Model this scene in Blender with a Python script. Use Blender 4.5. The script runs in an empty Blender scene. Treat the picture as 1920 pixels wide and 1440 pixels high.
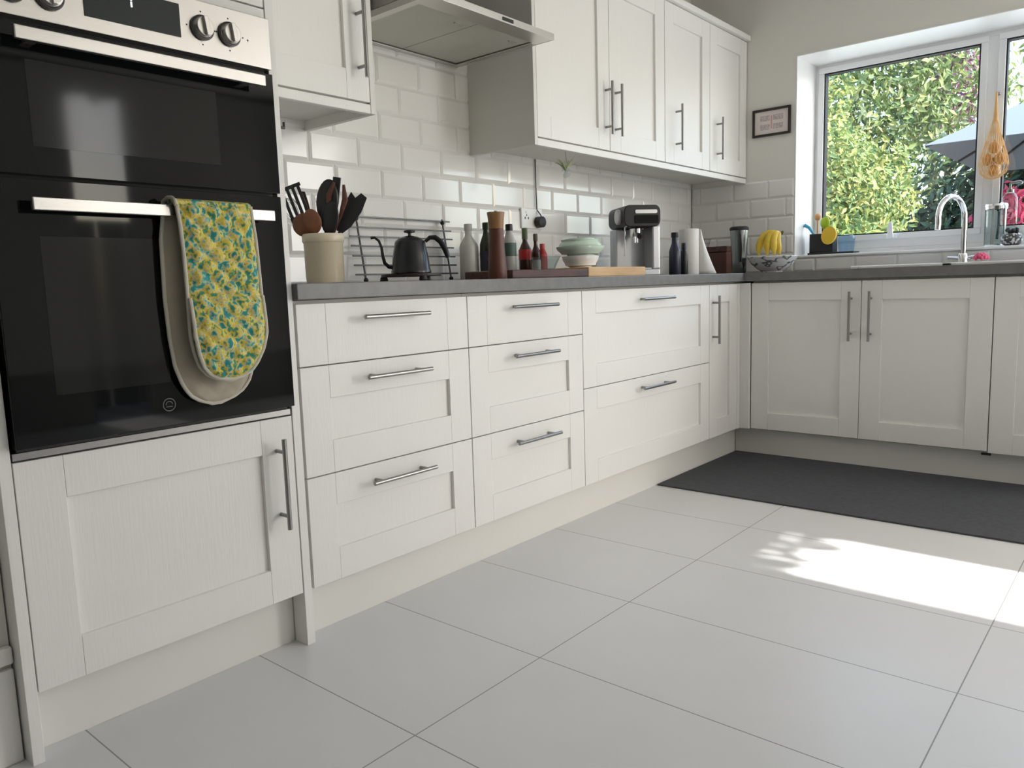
import bpy, bmesh, math, random
from mathutils import Vector, Matrix
R = math.radians
PI = math.pi
S = bpy.context.scene
COL = S.collection
random.seed(7)

# ------------------------------------------------------------------ camera
YAW, PITCH, ROLL = 0.8654, -0.1282, -0.0317
d = Vector((math.sin(YAW)*math.cos(PITCH), math.cos(YAW)*math.cos(PITCH), math.sin(PITCH)))
r0 = Vector((math.cos(YAW), -math.sin(YAW), 0)); u0 = r0.cross(d)
rr = r0*math.cos(ROLL)+u0*math.sin(ROLL); uu = -r0*math.sin(ROLL)+u0*math.cos(ROLL)
cd = bpy.data.cameras.new('camera'); cam = bpy.data.objects.new('camera', cd); COL.objects.link(cam)
m = Matrix((rr, uu, -d)).transposed().to_4x4(); m.translation = Vector((-1.0639, -1.6105, 0.8877))
cam.matrix_world = m
cd.sensor_width = 36; cd.sensor_fit = 'HORIZONTAL'; cd.lens = 1450.85/1920*36
cd.clip_start = 0.02; cd.clip_end = 200
S.camera = cam

# ------------------------------------------------------------------ sky, sun, window daylight, added fill, exposure
W = bpy.data.worlds.new('sky'); S.world = W; W.use_nodes = True
nt = W.node_tree; bg = nt.nodes['Background']
sky = nt.nodes.new('ShaderNodeTexSky'); sky.sky_type = 'NISHITA'; sky.sun_disc = False
sky.sun_elevation = R(32); sky.sun_rotation = R(180); sky.air_density = 1.0; sky.dust_density = 2.0
nt.links.new(sky.outputs[0], bg.inputs[0]); bg.inputs[1].default_value = 0.75

def light(name, kind, loc, energy, color=(1, 1, 1), dirv=None, size=None, size_y=None):
    L = bpy.data.lights.new(name, kind); L.energy = energy; L.color = color
    if kind == 'AREA':
        L.shape = 'RECTANGLE'; L.size = size; L.size_y = size_y
    o = bpy.data.objects.new(name, L); COL.objects.link(o); o.location = loc
    if dirv is not None:
        o.rotation_euler = Vector(dirv).to_track_quat('-Z', 'Y').to_euler()
    return o
sun = light('sun', 'SUN', (2, -10, 8), 13.0, (1.0, 0.97, 0.92), (0.0, 1.0, -0.629))
sun.data.angle = R(0.53)
# two added area lamps on solid walls, then daylight of the kitchen window
light('right_wall_fill', 'AREA', (3.10, -3.05, 1.15), 98, (1.0, 0.975, 0.945), (-1, 0.30, -0.05), 1.9, 2.0)  # added lamp lighting the fronts from the right; no door is built
light('front_wall_fill', 'AREA', (1.0, -4.15, 1.4), 10, (1.0, 0.97, 0.92), (0.0, 1, 0.0), 5.0, 2.0)  # added weak frontal fill, no opening behind it
light('window_daylight', 'AREA', (3.56, -0.95, 1.55), 9, (0.78, 0.88, 1.0), (-1, 0, -0.25), 1.7, 0.95)

S.view_settings.view_transform = 'Standard'; S.view_settings.look = 'None'
S.view_settings.gamma = 1; S.view_settings.use_curve_mapping = False
S.view_settings.exposure = 0.15
S.cycles.max_bounces = 10; S.cycles.diffuse_bounces = 6; S.cycles.transparent_max_bounces = 16
S.cycles.use_denoising = True
S.cycles.caustics_reflective = False; S.cycles.caustics_refractive = False

# ------------------------------------------------------------------ materials
def mat(name, color, rough=0.5, metal=0.0, spec=0.5, bump=None, coat=0.0, trans=0.0, emis=None, ior=1.45):
    M = bpy.data.materials.new(name); M.use_nodes = True
    b = M.node_tree.nodes['Principled BSDF']
    b.inputs['Base Color'].default_value = (*color, 1); b.inputs['Roughness'].default_value = rough
    b.inputs['Metallic'].default_value = metal; b.inputs['Specular IOR Level'].default_value = spec
    b.inputs['Coat Weight'].default_value = coat; b.inputs['Coat Roughness'].default_value = 0.05
    b.inputs['Transmission Weight'].default_value = trans; b.inputs['IOR'].default_value = ior
    if emis:
        b.inputs['Emission Color'].default_value = (*emis[0], 1); b.inputs['Emission Strength'].default_value = emis[1]
    if bump:
        kind, scale, strength, dist = bump
        n = M.node_tree.nodes; l = M.node_tree.links
        tc = n.new('ShaderNodeTexCoord'); mp = n.new('ShaderNodeMapping'); mp.inputs['Scale'].default_value = scale
        tx = n.new('ShaderNodeTexNoise'); tx.inputs['Scale'].default_value = 1.0; tx.inputs['Detail'].default_value = 4
        bp = n.new('ShaderNodeBump'); bp.inputs['Strength'].default_value = strength; bp.inputs['Distance'].default_value = dist
        l.new(tc.outputs['Object'], mp.inputs[0]); l.new(mp.outputs[0], tx.inputs['Vector'])
        l.new(tx.outputs['Fac'], bp.inputs['Height']); l.new(bp.outputs[0], b.inputs['Normal'])
    return M

def ramp_mat(name, stops, scale, rough=0.6, detail=3, kind='noise', bump=0.0, metal=0):
    """noise-driven colour variation"""
    M = mat(name, stops[0][1], rough, metal); n = M.node_tree.nodes; l = M.node_tree.links
    b = n['Principled BSDF']
    tc = n.new('ShaderNodeTexCoord'); mp = n.new('ShaderNodeMapping'); mp.inputs['Scale'].default_value = scale
    if kind == 'noise':
        tx = n.new('ShaderNodeTexNoise'); tx.inputs['Detail'].default_value = detail; tx.inputs['Scale'].default_value = 1
        out = tx.outputs['Fac']
    elif kind == 'island':
        tx = n.new('ShaderNodeNewGeometry'); out = tx.outputs['Random Per Island']
    elif kind == 'voronoi':
        tx = n.new('ShaderNodeTexVoronoi'); tx.inputs['Scale'].default_value = 1
        sp = n.new('ShaderNodeSeparateColor'); l.new(tx.outputs['Color'], sp.inputs[0]); out = sp.outputs[0]
    l.new(tc.outputs['Object'], mp.inputs[0])
    if kind != 'island': l.new(mp.outputs[0], tx.inputs['Vector'])
    cr = n.new('ShaderNodeValToRGB'); el = cr.color_ramp.elements
    el[0].position, el[0].color = stops[0][0], (*stops[0][1], 1)
    el[1].position, el[1].color = stops[-1][0], (*stops[-1][1], 1)
    for p, c in stops[1:-1]:
        e = el.new(p); e.color = (*c, 1)
    if kind == 'voronoi': cr.color_ramp.interpolation = 'CONSTANT'
    l.new(out, cr.inputs[0]); l.new(cr.outputs[0], b.inputs['Base Color'])
    if bump:
        bp = n.new('ShaderNodeBump'); bp.inputs['Strength'].default_value = bump; bp.inputs['Distance'].default_value = 0.002
        l.new(out, bp.inputs['Height']); l.new(bp.outputs[0], b.inputs['Normal'])
    return M

M = {}
M['paint'] = mat('cabinet_paint', (.79, .78, .75), .42, bump=('n', (220, 220, 14), .35, .0012))
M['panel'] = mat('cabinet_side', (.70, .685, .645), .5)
M['plinth'] = mat('plinth_paint', (.74, .73, .69), .45)
M['wall'] = mat('wall_paint', (.74, .725, .68), .85, bump=('n', (60, 60, 60), .15, .001))
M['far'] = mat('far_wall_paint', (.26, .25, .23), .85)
M['ceiling'] = mat('ceiling_paint', (.82, .81, .78), .9)
M['tile'] = mat('metro_glaze', (.80, .795, .77), .12, spec=.6)
M['grout'] = mat('tile_grout', (.72, .71, .68), .8)
M['worktop'] = ramp_mat('grey_worktop', [(.35, (.150, .147, .142)), (.65, (.175, .172, .166))], (30, 30, 30), .38)
M['steel'] = mat('brushed_steel', (.62, .60, .57), .30, 1.0, bump=('n', (4, 4, 500), .15, .0006))
M['handle'] = mat('satin_nickel', (.30, .295, .285), .32, 1.0)
M['chrome'] = mat('chrome', (.85, .86, .88), .06, 1.0)
M['glassblack'] = mat('black_glass', (.005, .006, .006), .04, spec=.28)
M['black'] = mat('black_plastic', (.012, .012, .013), .35)
M['matblack'] = mat('matt_black', (.02, .021, .022), .55)
M['inner'] = mat('oven_window', (.016, .017, .015), .07, spec=.30)
M['display'] = mat('display_glass', (.012, .018, .018), .08)
M['digit'] = mat('lit_digit', (.8, .9, 1), .5, emis=((.85, .95, 1.0), 1.5))
M['upvc'] = mat('white_upvc', (.86, .87, .88), .25)
M['gasket'] = mat('window_gasket', (.02, .02, .02), .7)
M['sill'] = mat('white_sill', (.85, .85, .84), .3)
M['ceramic'] = mat('white_ceramic', (.88, .88, .87), .08)
M['cream'] = mat('cream_stoneware', (.66, .585, .43), .22)
M['rubber'] = ramp_mat('mat_rubber', [(.3, (.052, .055, .062)), (.7, (.070, .074, .084))], (60, 60, 60), .75)
M['wood_dark'] = ramp_mat('walnut', [(.3, (.035, .014, .011)), (.6, (.10, .035, .024))], (6, 60, 60), .4)
M['wood_red'] = ramp_mat('red_brown_wood', [(.3, (.075, .022, .014)), (.7, (.14, .05, .03))], (5, 30, 4), .45)
M['wood_tan'] = ramp_mat('tan_wood', [(.3, (.22, .11, .04)), (.7, (.34, .19, .08))], (30, 30, 5), .45)
M['oak'] = ramp_mat('light_oak', [(.3, (.58, .36, .17)), (.7, (.72, .49, .26))], (5, 60, 60), .5)
M['spoon'] = ramp_mat('spoon_wood', [(.3, (.13, .045, .022)), (.7, (.24, .10, .05))], (20, 20, 20), .5)
M['iron'] = mat('kettle_black', (.012, .014, .016), .25)
M['wire'] = mat('dark_wire', (.10, .10, .105), .3, .9)
M['green_glass'] = mat('olive_bottle', (.018, .028, .010), .06)
M['paper'] = mat('paper', (.82, .80, .77), .9)
M['cloth_beige'] = mat('beige_cotton', (.40, .355, .28), .9, bump=('n', (300, 300, 300), .4, .001))
M['cloth_edge'] = mat('pale_binding', (.55, .52, .44), .85)
M['red'] = mat('red_sauce', (.42, .02, .02), .3)
M['redlabel'] = mat('red_label', (.60, .10, .10), .5)
M['white'] = mat('white_plastic', (.85, .85, .85), .35)
M['frame'] = mat('picture_frame_black', (.02, .013, .011), .4)
M['mount'] = mat('picture_mount', (.74, .68, .65), .7)
M['print'] = ramp_mat('print_grey', [(.35, (.40, .34, .35)), (.65, (.66, .56, .55))], (120, 120, 120), .7)
M['printpink'] = mat('print_pink', (.62, .36, .36), .7)
M['mint'] = mat('mint_glaze', (.62, .75, .65), .15)
M['clear'] = None
M['navy'] = mat('navy_plastic', (.02, .022, .04), .3)
M['darksteel'] = mat('dark_steel', (.22, .24, .24), .25, .9)
M['banana'] = ramp_mat('banana_skin', [(.3, (.62, .40, .03)), (.7, (.78, .56, .07))], (25, 25, 25), .5)
M['bananatip'] = mat('banana_tip', (.14, .11, .02), .7)
M['blue'] = mat('blue_plastic', (.05, .38, .60), .4)
M['lime'] = mat('lime_plastic', (.38, .55, .03), .45)
M['yellow'] = mat('yellow_sponge', (.80, .52, .05), .8)
M['orange'] = mat('orange_plastic', (.62, .33, .14), .5)
M['paleblue'] = mat('pale_blue_plastic', (.50, .64, .78), .3)
M['onion'] = ramp_mat('onion_skin', [(.3, (.50, .22, .05)), (.7, (.72, .40, .13))], (40, 40, 8), .45)
M['net'] = mat('orange_net', (.78, .50, .22), .6)
M['pink'] = mat('pink_petal', (.80, .14, .27), .7)
M['soil'] = mat('dark_soil', (.05, .04, .03), .9)
M['bark'] = ramp_mat('bark', [(.3, (.06, .045, .03)), (.7, (.14, .11, .08))], (8, 8, 3), .9)
M['patio'] = ramp_mat('patio_stone', [(.3, (.30, .28, .25)), (.7, (.40, .38, .34))], (2, 2, 2), .85)
M['render'] = mat('garden_wall_render', (.70, .66, .58), .9)
M['parasol'] = mat('parasol_cloth', (.17, .20, .26), .8)
M['rib'] = mat('parasol_rib', (.05, .05, .055), .4, .5)
M['fence'] = ramp_mat('fence_wood', [(.3, (.09, .07, .055)), (.7, (.15, .12, .09))], (4, 4, 30), .85)
M['bluegrey'] = mat('slate_roof', (.20, .25, .33), .8)
M['filter'] = ramp_mat('hood_filter', [(.3, (.40, .39, .33)), (.7, (.50, .50, .44))], (3, 3, 3), .45)

def glassy(name, tint, refl=0.12):
    G = bpy.data.materials.new(name); G.use_nodes = True; n = G.node_tree.nodes; l = G.node_tree.links
    n.remove(n['Principled BSDF']); o = n['Material Output']
    t = n.new('ShaderNodeBsdfTransparent'); t.inputs[0].default_value = (*tint, 1)
    g = n.new('ShaderNodeBsdfGlossy'); g.inputs['Roughness'].default_value = .03
    lw = n.new('ShaderNodeLayerWeight'); lw.inputs[0].default_value = .5
    pw = n.new('ShaderNodeMath'); pw.operation = 'POWER'; pw.inputs[1].default_value = 4; l.new(lw.outputs['Facing'], pw.inputs[0])
    f = n.new('ShaderNodeMath'); f.operation = 'MULTIPLY_ADD'; f.inputs[1].default_value = .6; f.inputs[2].default_value = .04; l.new(pw.outputs[0], f.inputs[0])
    mx = n.new('ShaderNodeMixShader'); l.new(f.outputs[0], mx.inputs[0]); l.new(t.outputs[0], mx.inputs[1]); l.new(g.outputs[0], mx.inputs[2])
    l.new(mx.outputs[0], o.inputs[0]); return G
M['pane'] = glassy('window_glass', (.96, .98, .97))
M['clear'] = glassy('clear_glass', (.88, .92, .92))
M['blueclear'] = glassy('pale_blue_clear', (.62, .78, .92))

def leafmat(name, stops, tl=.35):
    L = ramp_mat(name, stops, (1, 1, 1), .55, kind='island')
    n = L.node_tree.nodes; l = L.node_tree.links; b = n['Principled BSDF']; cr = [x for x in n if x.type == 'VALTORGB'][0]
    t = n.new('ShaderNodeBsdfTranslucent'); l.new(cr.outputs[0], t.inputs[0]); mx = n.new('ShaderNodeMixShader'); mx.inputs[0].default_value = tl
    l.new(b.outputs[0], mx.inputs[1]); l.new(t.outputs[0], mx.inputs[2]); l.new(mx.outputs[0], n['Material Output'].inputs[0]); return L
M['leaf_y'] = leafmat('leaves_yellow_green', [(0, (.07, .14, .06)), (.35, (.17, .26, .09)), (.75, (.32, .37, .11)), (1, (.46, .42, .16))])
M['leaf_g'] = leafmat('leaves_green', [(0, (.10, .17, .08)), (.4, (.18, .26, .09)), (.8, (.32, .36, .14)), (1, (.28, .36, .26))])
M['leaf_p'] = leafmat('leaves_purple', [(0, (.16, .06, .12)), (.5, (.30, .13, .20)), (.8, (.38, .34, .42)), (1, (.45, .55, .55))])
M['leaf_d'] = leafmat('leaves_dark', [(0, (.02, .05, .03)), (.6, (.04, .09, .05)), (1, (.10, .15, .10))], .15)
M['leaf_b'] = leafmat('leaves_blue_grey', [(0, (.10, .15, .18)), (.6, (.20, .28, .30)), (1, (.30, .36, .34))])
M['petal'] = leafmat('petals_pink', [(0, (.62, .06, .16)), (.6, (.80, .14, .30)), (1, (.75, .30, .45))])
M['petal_m'] = leafmat('petals_maroon', [(0, (.18, .03, .05)), (.6, (.40, .08, .12)), (1, (.12, .18, .08))])

# floor tiles: object-space grid, thin grey joints
def floor_mat():
    F = mat('floor_porcelain', (.66, .66, .66), .32, spec=.5); n = F.node_tree.nodes; l = F.node_tree.links; b = n['Principled BSDF']
    tc = n.new('ShaderNodeTexCoord'); sp = n.new('ShaderNodeSeparateXYZ'); l.new(tc.outputs['Object'], sp.inputs[0])
    outs = []
    for ax, off, size in (('X', -.104, .4035), ('Y', -.5096, .8063)):
        a = n.new('ShaderNodeMath'); a.operation = 'SUBTRACT'; a.inputs[1].default_value = off - 40*size; l.new(sp.outputs[ax], a.inputs[0])
        mo = n.new('ShaderNodeMath'); mo.operation = 'MODULO'; mo.inputs[1].default_value = size; l.new(a.outputs[0], mo.inputs[0])
        h = n.new('ShaderNodeMath'); h.operation = 'SUBTRACT'; h.inputs[1].default_value = size/2; l.new(mo.outputs[0], h.inputs[0])
        ab = n.new('ShaderNodeMath'); ab.operation = 'ABSOLUTE'; l.new(h.outputs[0], ab.inputs[0])
        gt = n.new('ShaderNodeMath'); gt.operation = 'GREATER_THAN'; gt.inputs[1].default_value = size/2-.0014; l.new(ab.outputs[0], gt.inputs[0])
        outs.append(gt)
    mx = n.new('ShaderNodeMath'); mx.operation = 'MAXIMUM'; l.new(outs[0].outputs[0], mx.inputs[0]); l.new(outs[1].outputs[0], mx.inputs[1])
    nz = n.new('ShaderNodeTexNoise'); nz.inputs['Scale'].default_value = 3; nz.inputs['Detail'].default_value = 3; l.new(tc.outputs['Object'], nz.inputs['Vector'])
    cr = n.new('ShaderNodeValToRGB'); cr.color_ramp.elements[0].color = (.635, .64, .645, 1); cr.color_ramp.elements[1].color = (.69, .695, .70, 1); l.new(nz.outputs['Fac'], cr.inputs[0])
    mix = n.new('ShaderNodeMix'); mix.data_type = 'RGBA'; l.new(mx.outputs[0], mix.inputs['Factor']); l.new(cr.outputs[0], mix.inputs['A']); mix.inputs['B'].default_value = (.26, .255, .25, 1)
    l.new(mix.outputs['Result'], b.inputs['Base Color'])
    bp = n.new('ShaderNodeBump'); bp.invert = True; bp.inputs['Strength'].default_value = .4; bp.inputs['Distance'].default_value = .001; l.new(mx.outputs[0], bp.inputs['Height']); l.new(bp.outputs[0], b.inputs['Normal'])
    return F
M['floor'] = floor_mat()

def mitt_mat():
    P = ramp_mat('lemon_print_quilt', [(.33, (.03, .22, .18)), (.40, (.16, .30, .12)), (.43, (.62, .50, .07)), (.49, (.66, .50, .06)), (.51, (.62, .62, .45)), (.54, (.60, .42, .05)), (.57, (.30, .50, .40)), (.63, (.03, .26, .24))], (75, 75, 55), .85, detail=2)
    return P
M['mitt'] = mitt_mat()

# ------------------------------------------------------------------ mesh helpers
class MB:
    def __init__(s): s.bm = bmesh.new()
    def box(s, x0, x1, y0, y1, z0, z1, rot=None):
        g = bmesh.ops.create_cube(s.bm, size=1)
        c = Vector(((x0+x1)/2, (y0+y1)/2, (z0+z1)/2))
        for v in g['verts']:
            p = Vector((v.co.x*(x1-x0), v.co.y*(y1-y0), v.co.z*(z1-z0)))
            if rot: p = rot @ p
            v.co = p + c
        return s
    def tube(s, pts, rad, seg=10, caps=True, closed=False):
        pts = [Vector(p) for p in pts]; n = len(pts)
        rads = rad if isinstance(rad, (list, tuple)) else [rad]*n
        rings = []; up = None
        for i, p in enumerate(pts):
            if closed: t = (pts[(i+1) % n]-pts[i-1]).normalized()
            else: t = (pts[min(i+1, n-1)]-pts[max(i-1, 0)]).normalized()
            if up is None:
                a = Vector((0, 0, 1)) if abs(t.z) < .9 else Vector((1, 0, 0)); up = (a - t*a.dot(t)).normalized()
            else: up = (up - t*up.dot(t)).normalized()
            b = t.cross(up)
            rings.append([s.bm.verts.new(p+(up*math.cos(2*PI*k/seg)+b*math.sin(2*PI*k/seg))*rads[i]) for k in range(seg)])
        for i in range(n if closed else n-1):
            A, B = rings[i], rings[(i+1) % n]
            for k in range(seg): s.bm.faces.new((A[k], A[(k+1) % seg], B[(k+1) % seg], B[k]))
        if caps and not closed:
            s.bm.faces.new(rings[0][::-1]); s.bm.faces.new(rings[-1])
        return s
    def lathe(s, prof, seg=32, c=(0, 0, 0), closed=False):
        c = Vector(c); rings = []
        for r, z in prof:
            if r < 1e-5: rings.append([s.bm.verts.new(c+Vector((0, 0, z)))])
            else: rings.append([s.bm.verts.new(c+Vector((r*math.cos(2*PI*k/seg), r*math.sin(2*PI*k/seg), z))) for k in range(seg)])
        for A, B in zip(rings, rings[1:]):
            for k in range(seg):
                k2 = (k+1) % seg
                if len(A) == 1 and len(B) == 1: continue
                if len(A) == 1: s.bm.faces.new((A[0], B[k2], B[k]))
                elif len(B) == 1: s.bm.faces.new((A[k], A[k2], B[0]))
                else: s.bm.faces.new((A[k], A[k2], B[k2], B[k]))
        if not closed:
            if len(rings[0]) > 1: s.bm.faces.new(rings[0][::-1])
            if len(rings[-1]) > 1: s.bm.faces.new(rings[-1])
        return s
    def prism(s, pts2, lo, hi, axis='y'):
        """polygon pts2 extruded along axis"""
        def P(a, b, t):
            return {'y': (a, t, b), 'x': (t, a, b), 'z': (a, b, t)}[axis]
        A = [s.bm.verts.new(P(a, b, lo)) for a, b in pts2]; B = [s.bm.verts.new(P(a, b, hi)) for a, b in pts2]
        n = len(A); s.bm.faces.new(A); s.bm.faces.new(B[::-1])
        for i in range(n): s.bm.faces.new((A[i], A[(i+1) % n], B[(i+1) % n], B[i]))
        return s
    def sphere(s, c, r, seg=16, sc=(1, 1, 1)):
        g = bmesh.ops.create_uvsphere(s.bm, u_segments=seg, v_segments=max(6, seg//2), radius=r)
        for v in g['verts']: v.co = Vector((v.co.x*sc[0], v.co.y*sc[1], v.co.z*sc[2])) + Vector(c)
        return s
    def xform(s, mtx):
        for v in s.bm.verts: v.co = mtx @ v.co
        return s
    def build(s, name, material, parent=None, bevel=0, smooth=False, seg=2, sub=0, angle=40):
        bmesh.ops.recalc_face_normals(s.bm, faces=s.bm.faces)
        me = bpy.data.meshes.new(name); s.bm.to_mesh(me); s.bm.free()
        o = bpy.data.objects.new(name, me); COL.objects.link(o)
        mm = M[material] if isinstance(material, str) else material
        me.materials.append(mm)
        if smooth:
            me.polygons.foreach_set('use_smooth', [True]*len(me.polygons)); me.set_sharp_from_angle(angle=R(angle))
        if bevel:
            b = o.modifiers.new('bevel', 'BEVEL'); b.width = bevel; b.segments = seg; b.limit_method = 'ANGLE'; b.angle_limit = R(35)
        if sub:
            b = o.modifiers.new('sub', 'SUBSURF'); b.levels = sub; b.render_levels = sub
        if parent: o.parent = parent
        return o

def tag(o, label, cat, group=None, kind=None):
    if kind: o['kind'] = kind
    else: o['label'] = label; o['category'] = cat
    if kind == 'stuff': o['label'] = label; o['category'] = cat
    if group: o['group'] = group
    return o
def thing(name, label, cat, loc=(0, 0, 0), rz=0, group=None):
    o = bpy.data.objects.new(name, None); COL.objects.link(o); o.empty_display_size = .05
    o.location = loc; o.rotation_euler = (0, 0, rz); return tag(o, label, cat, group)
def struct(name, mb, material, parent=None, **k):
    o = mb.build(name, material, parent, **k)
    if not parent: o['kind'] = 'structure'
    return o
def copy_tree(o, parent=None):
    c = o.copy(); COL.objects.link(c)
    if parent: c.parent = parent
    for ch in o.children: copy_tree(ch, c)
    return c

WA = .56; WX = 3.151; WT = .906
# ================================================================== SETTING
b = MB().box(-5.2, 3.151, -4.2, .56, -.05, 0); fl = struct('floor', b, 'floor')
struct('ceiling', MB().box(-5.3, 3.46, -4.3, .66, 2.45, 2.5), 'ceiling')
wb = struct('wall_back', MB().box(-.62, 3.46, .562, .66, 0, 2.45), 'wall')
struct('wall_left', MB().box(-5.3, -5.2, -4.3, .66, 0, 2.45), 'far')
struct('wall_beside_oven', MB().box(-5.2, -.625, .05, .15, 0, 2.45), 'wall')
struct('baseboard_left', MB().box(-5.2, -.625, .036, .05, 0, .19).box(-5.2, -.625, .032, .05, .20, .235), 'paint', bevel=.004)
# window wall: opening y -0.045..-1.85, z .992..2.025
OY0, OY1, OZ0, OZ1 = -.045, -1.90, .978, 2.025
ww = struct('wall_right', MB().box(WX+.002, 3.46, OY0, .56, 0, 2.45).box(WX+.002, 3.46, -4.3, OY1, 0, 2.45)
       .box(WX+.002, 3.46, OY1, OY0, 0, OZ0).box(WX+.002, 3.46, OY1, OY0, OZ1, 2.45), 'wall')
# wall behind the photographer's right with a tall narrow side light
SX0, SX1, SZ = 1.155, 1.553, 2.29
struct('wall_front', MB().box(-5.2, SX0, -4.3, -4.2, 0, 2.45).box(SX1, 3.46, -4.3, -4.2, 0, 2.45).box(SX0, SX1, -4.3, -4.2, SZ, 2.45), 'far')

# tiling, each tile with its bevelled edges
def tiles(x0, x1, z0, z1, skip=None, phase=0.0):
    b = MB(); bm = b.bm; gw = .0016; be = .011; hh = .0045
    k = 0; z = z0
    while z < z1-.001:
        zt = min(z+.1, z1)
        off = (.9 if k % 2 == 0 else .8) + phase
        n0 = math.floor((x0-off)/.2)
        x = off+n0*.2
        while x < x1-.001:
            a, c = max(x, x0), min(x+.2, x1)
            if c-a > .012 and not (skip and skip(a, c, z, zt)):
                A = [(a+gw, z+gw), (c-gw, z+gw), (c-gw, zt-gw), (a+gw, zt-gw)]
                bx = min(be, (c-a)/3)
                I = [(a+bx, z+be), (c-bx, z+be), (c-bx, zt-be), (a+bx, zt-be)]
                va = [bm.verts.new((p[0], -.0015, p[1])) for p in A]; vi = [bm.verts.new((p[0], -.0015-hh, p[1])) for p in I]
                vb = [bm.verts.new((p[0], 0, p[1])) for p in A]
                bm.faces.new(vi)
                for i in range(4):
                    j = (i+1) % 4
                    bm.faces.new((va[i], va[j], vi[j], vi[i])); bm.faces.new((vb[i], vb[j], va[j], va[i]))
            x += .2
        z += .1; k += 1
    return b
t = tiles(.03, 3.149, WT, 2.106)
t.xform(Matrix.Translation((0, .5605, 0))); t.build('tiling', 'tile', wb)
MB().box(.03, 3.149, .560, .5615, WT, 2.106).build('grout', 'grout', wb)
# window wall: local x runs to the right (towards -y)
t = tiles(-.555, .045, WT, 1.406); 
t2 = tiles(.045, 1.9, WT, .977, phase=.06)
for q, nm in ((t, 'tiling'), (t2, 'tiling')):
    q.xform(Matrix.Translation((WX, 0, 0)) @ Matrix.Rotation(-PI/2, 4, 'Z')); q.build(nm, 'tile', ww)
MB().box(WX-.0005, WX+.002, -1.9, .555, WT, .977).box(WX-.0005, WX+.002, -.045, .555, .977, 1.406).build('grout', 'grout', ww)

# ------------------------------------------------------------------ window
FX = 3.431
def rect_frame(b, y0, y1, z0, z1, w, x0, x1):
    b.box(x0, x1, y1, y0, z0, z0+w).box(x0, x1, y1, y0, z1-w, z1).box(x0, x1, y0-w, y0, z0+w, z1-w).box(x0, x1, y1, y1+w, z0+w, z1-w); return b
wf = MB(); ZF0 = .992
rect_frame(wf, OY0, OY1, ZF0, OZ1, .028, FX, FX+.07)
wf.box(FX, FX+.07, OY1+.028, OY0-.028, ZF0+.028, 1.066)
wf.box(FX, FX+.07, -.9165, -.8705, 1.066, OZ1-.028)
win = struct('window_1', wf, 'upvc', bevel=.003)
for i, (a, c) in enumerate(((-.067, -.872), (-.915, -1.878))):
    z0, z1 = 1.062, 2.003
    sb = MB(); rect_frame(sb, a, c, z0, z1, .031, FX-.012, FX+.05)
    sash = sb.build('sash', 'upvc', win, bevel=.004)
    gb = MB(); rect_frame(gb, a-.030, c+.030, z0+.030, z1-.030, .008, FX-.004, FX+.04)
    gb.build('gasket', 'gasket', sash)
    MB().box(FX+.02, FX+.024, c+.032, a-.032, z0+.032, z1-.032).build('pane', 'pane', sash)
    yc = (a+c)/2
    hb = MB().box(FX-.022, FX-.012, yc-.030, yc+.030, 1.064, 1.086).box(FX-.046, FX-.022, yc-.009, yc+.009, 1.066, 1.084)
    hb.prism([(yc-.012, 1.066), (yc+.012, 1.066), (yc+.020, 1.11), (yc+.012, 1.15), (yc-.004, 1.15), (yc-.008, 1.11)], FX-.052, FX-.040, 'x')
    hb.build('window_handle', 'upvc', sash, bevel=.003)
sl = MB().box(WX-.012, FX+.001, OY1, OY0, .978, .992)
struct('trim_1', sl, 'sill', bevel=.004)
rv = MB().box(WX-.002, 3.431, OY0-.006, OY0, .992, OZ1).box(WX-.002, 3.431, OY1, OY1+.006, .992, OZ1).box(WX-.002, 3.431, OY1, OY0, OZ1-.006, OZ1)
struct('trim_2', rv, 'sill', bevel=.002)

# ================================================================== CABINET PARTS (front faces local -y, y=0 is the face)
GAP = .0015
def bar_handle(parent, p, length, vertical, out=.034, name='handle', inset=.032):
    """p = centre of the bar on the face (x, z)"""
    b = MB(); rad = .0058; x, z = p; h = length/2
    if vertical:
        b.tube([(x, -out, z-h), (x, -out, z+h)], rad, 12)
        for q in (-h+inset, h-inset): b.tube([(x, -out, z+q), (x, .001, z+q)], .0048, 10)
    else:
        b.tube([(x-h, -out, z), (x+h, -out, z)], rad, 12)
        for q in (-h+inset, h-inset): b.tube([(x+q, -out, z), (x+q, .001, z)], .0048, 10)
    return b.build(name, 'handle', parent, smooth=True)

def front(parent, name, x0, x1, z0, z1, stile=.085, rail=.083, flat=False, thick=.02, sr=None):
    x0 += GAP; x1 -= GAP; z0 += GAP; z1 -= GAP; b = MB()
    b.box(x0, x0+stile, 0, thick, z0, z1); b.box(x1-stile, x1, 0, thick, z0, z1)
    e = .0003
    if flat: b.box(x0+stile+e, x1-stile-e, 0, thick, z0, z1)
    else:
        b.box(x0+stile+e, x1-stile-e, 0, thick, z0, z0+rail); b.box(x0+stile+e, x1-stile-e, 0, thick, z1-rail, z1)
        b.box(x0+stile-.002, x1-stile+.002, .0105, thick-.001, z0+rail-.002, z1-rail+.002)
    return b.build(name, 'paint', parent, bevel=.0011, seg=2)

def carcass(parent, x0, x1, z0, z1, y1=.555, y0=.0215):
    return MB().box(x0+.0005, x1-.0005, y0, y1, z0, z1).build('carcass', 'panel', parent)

DB, DT = .138, .857
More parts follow.
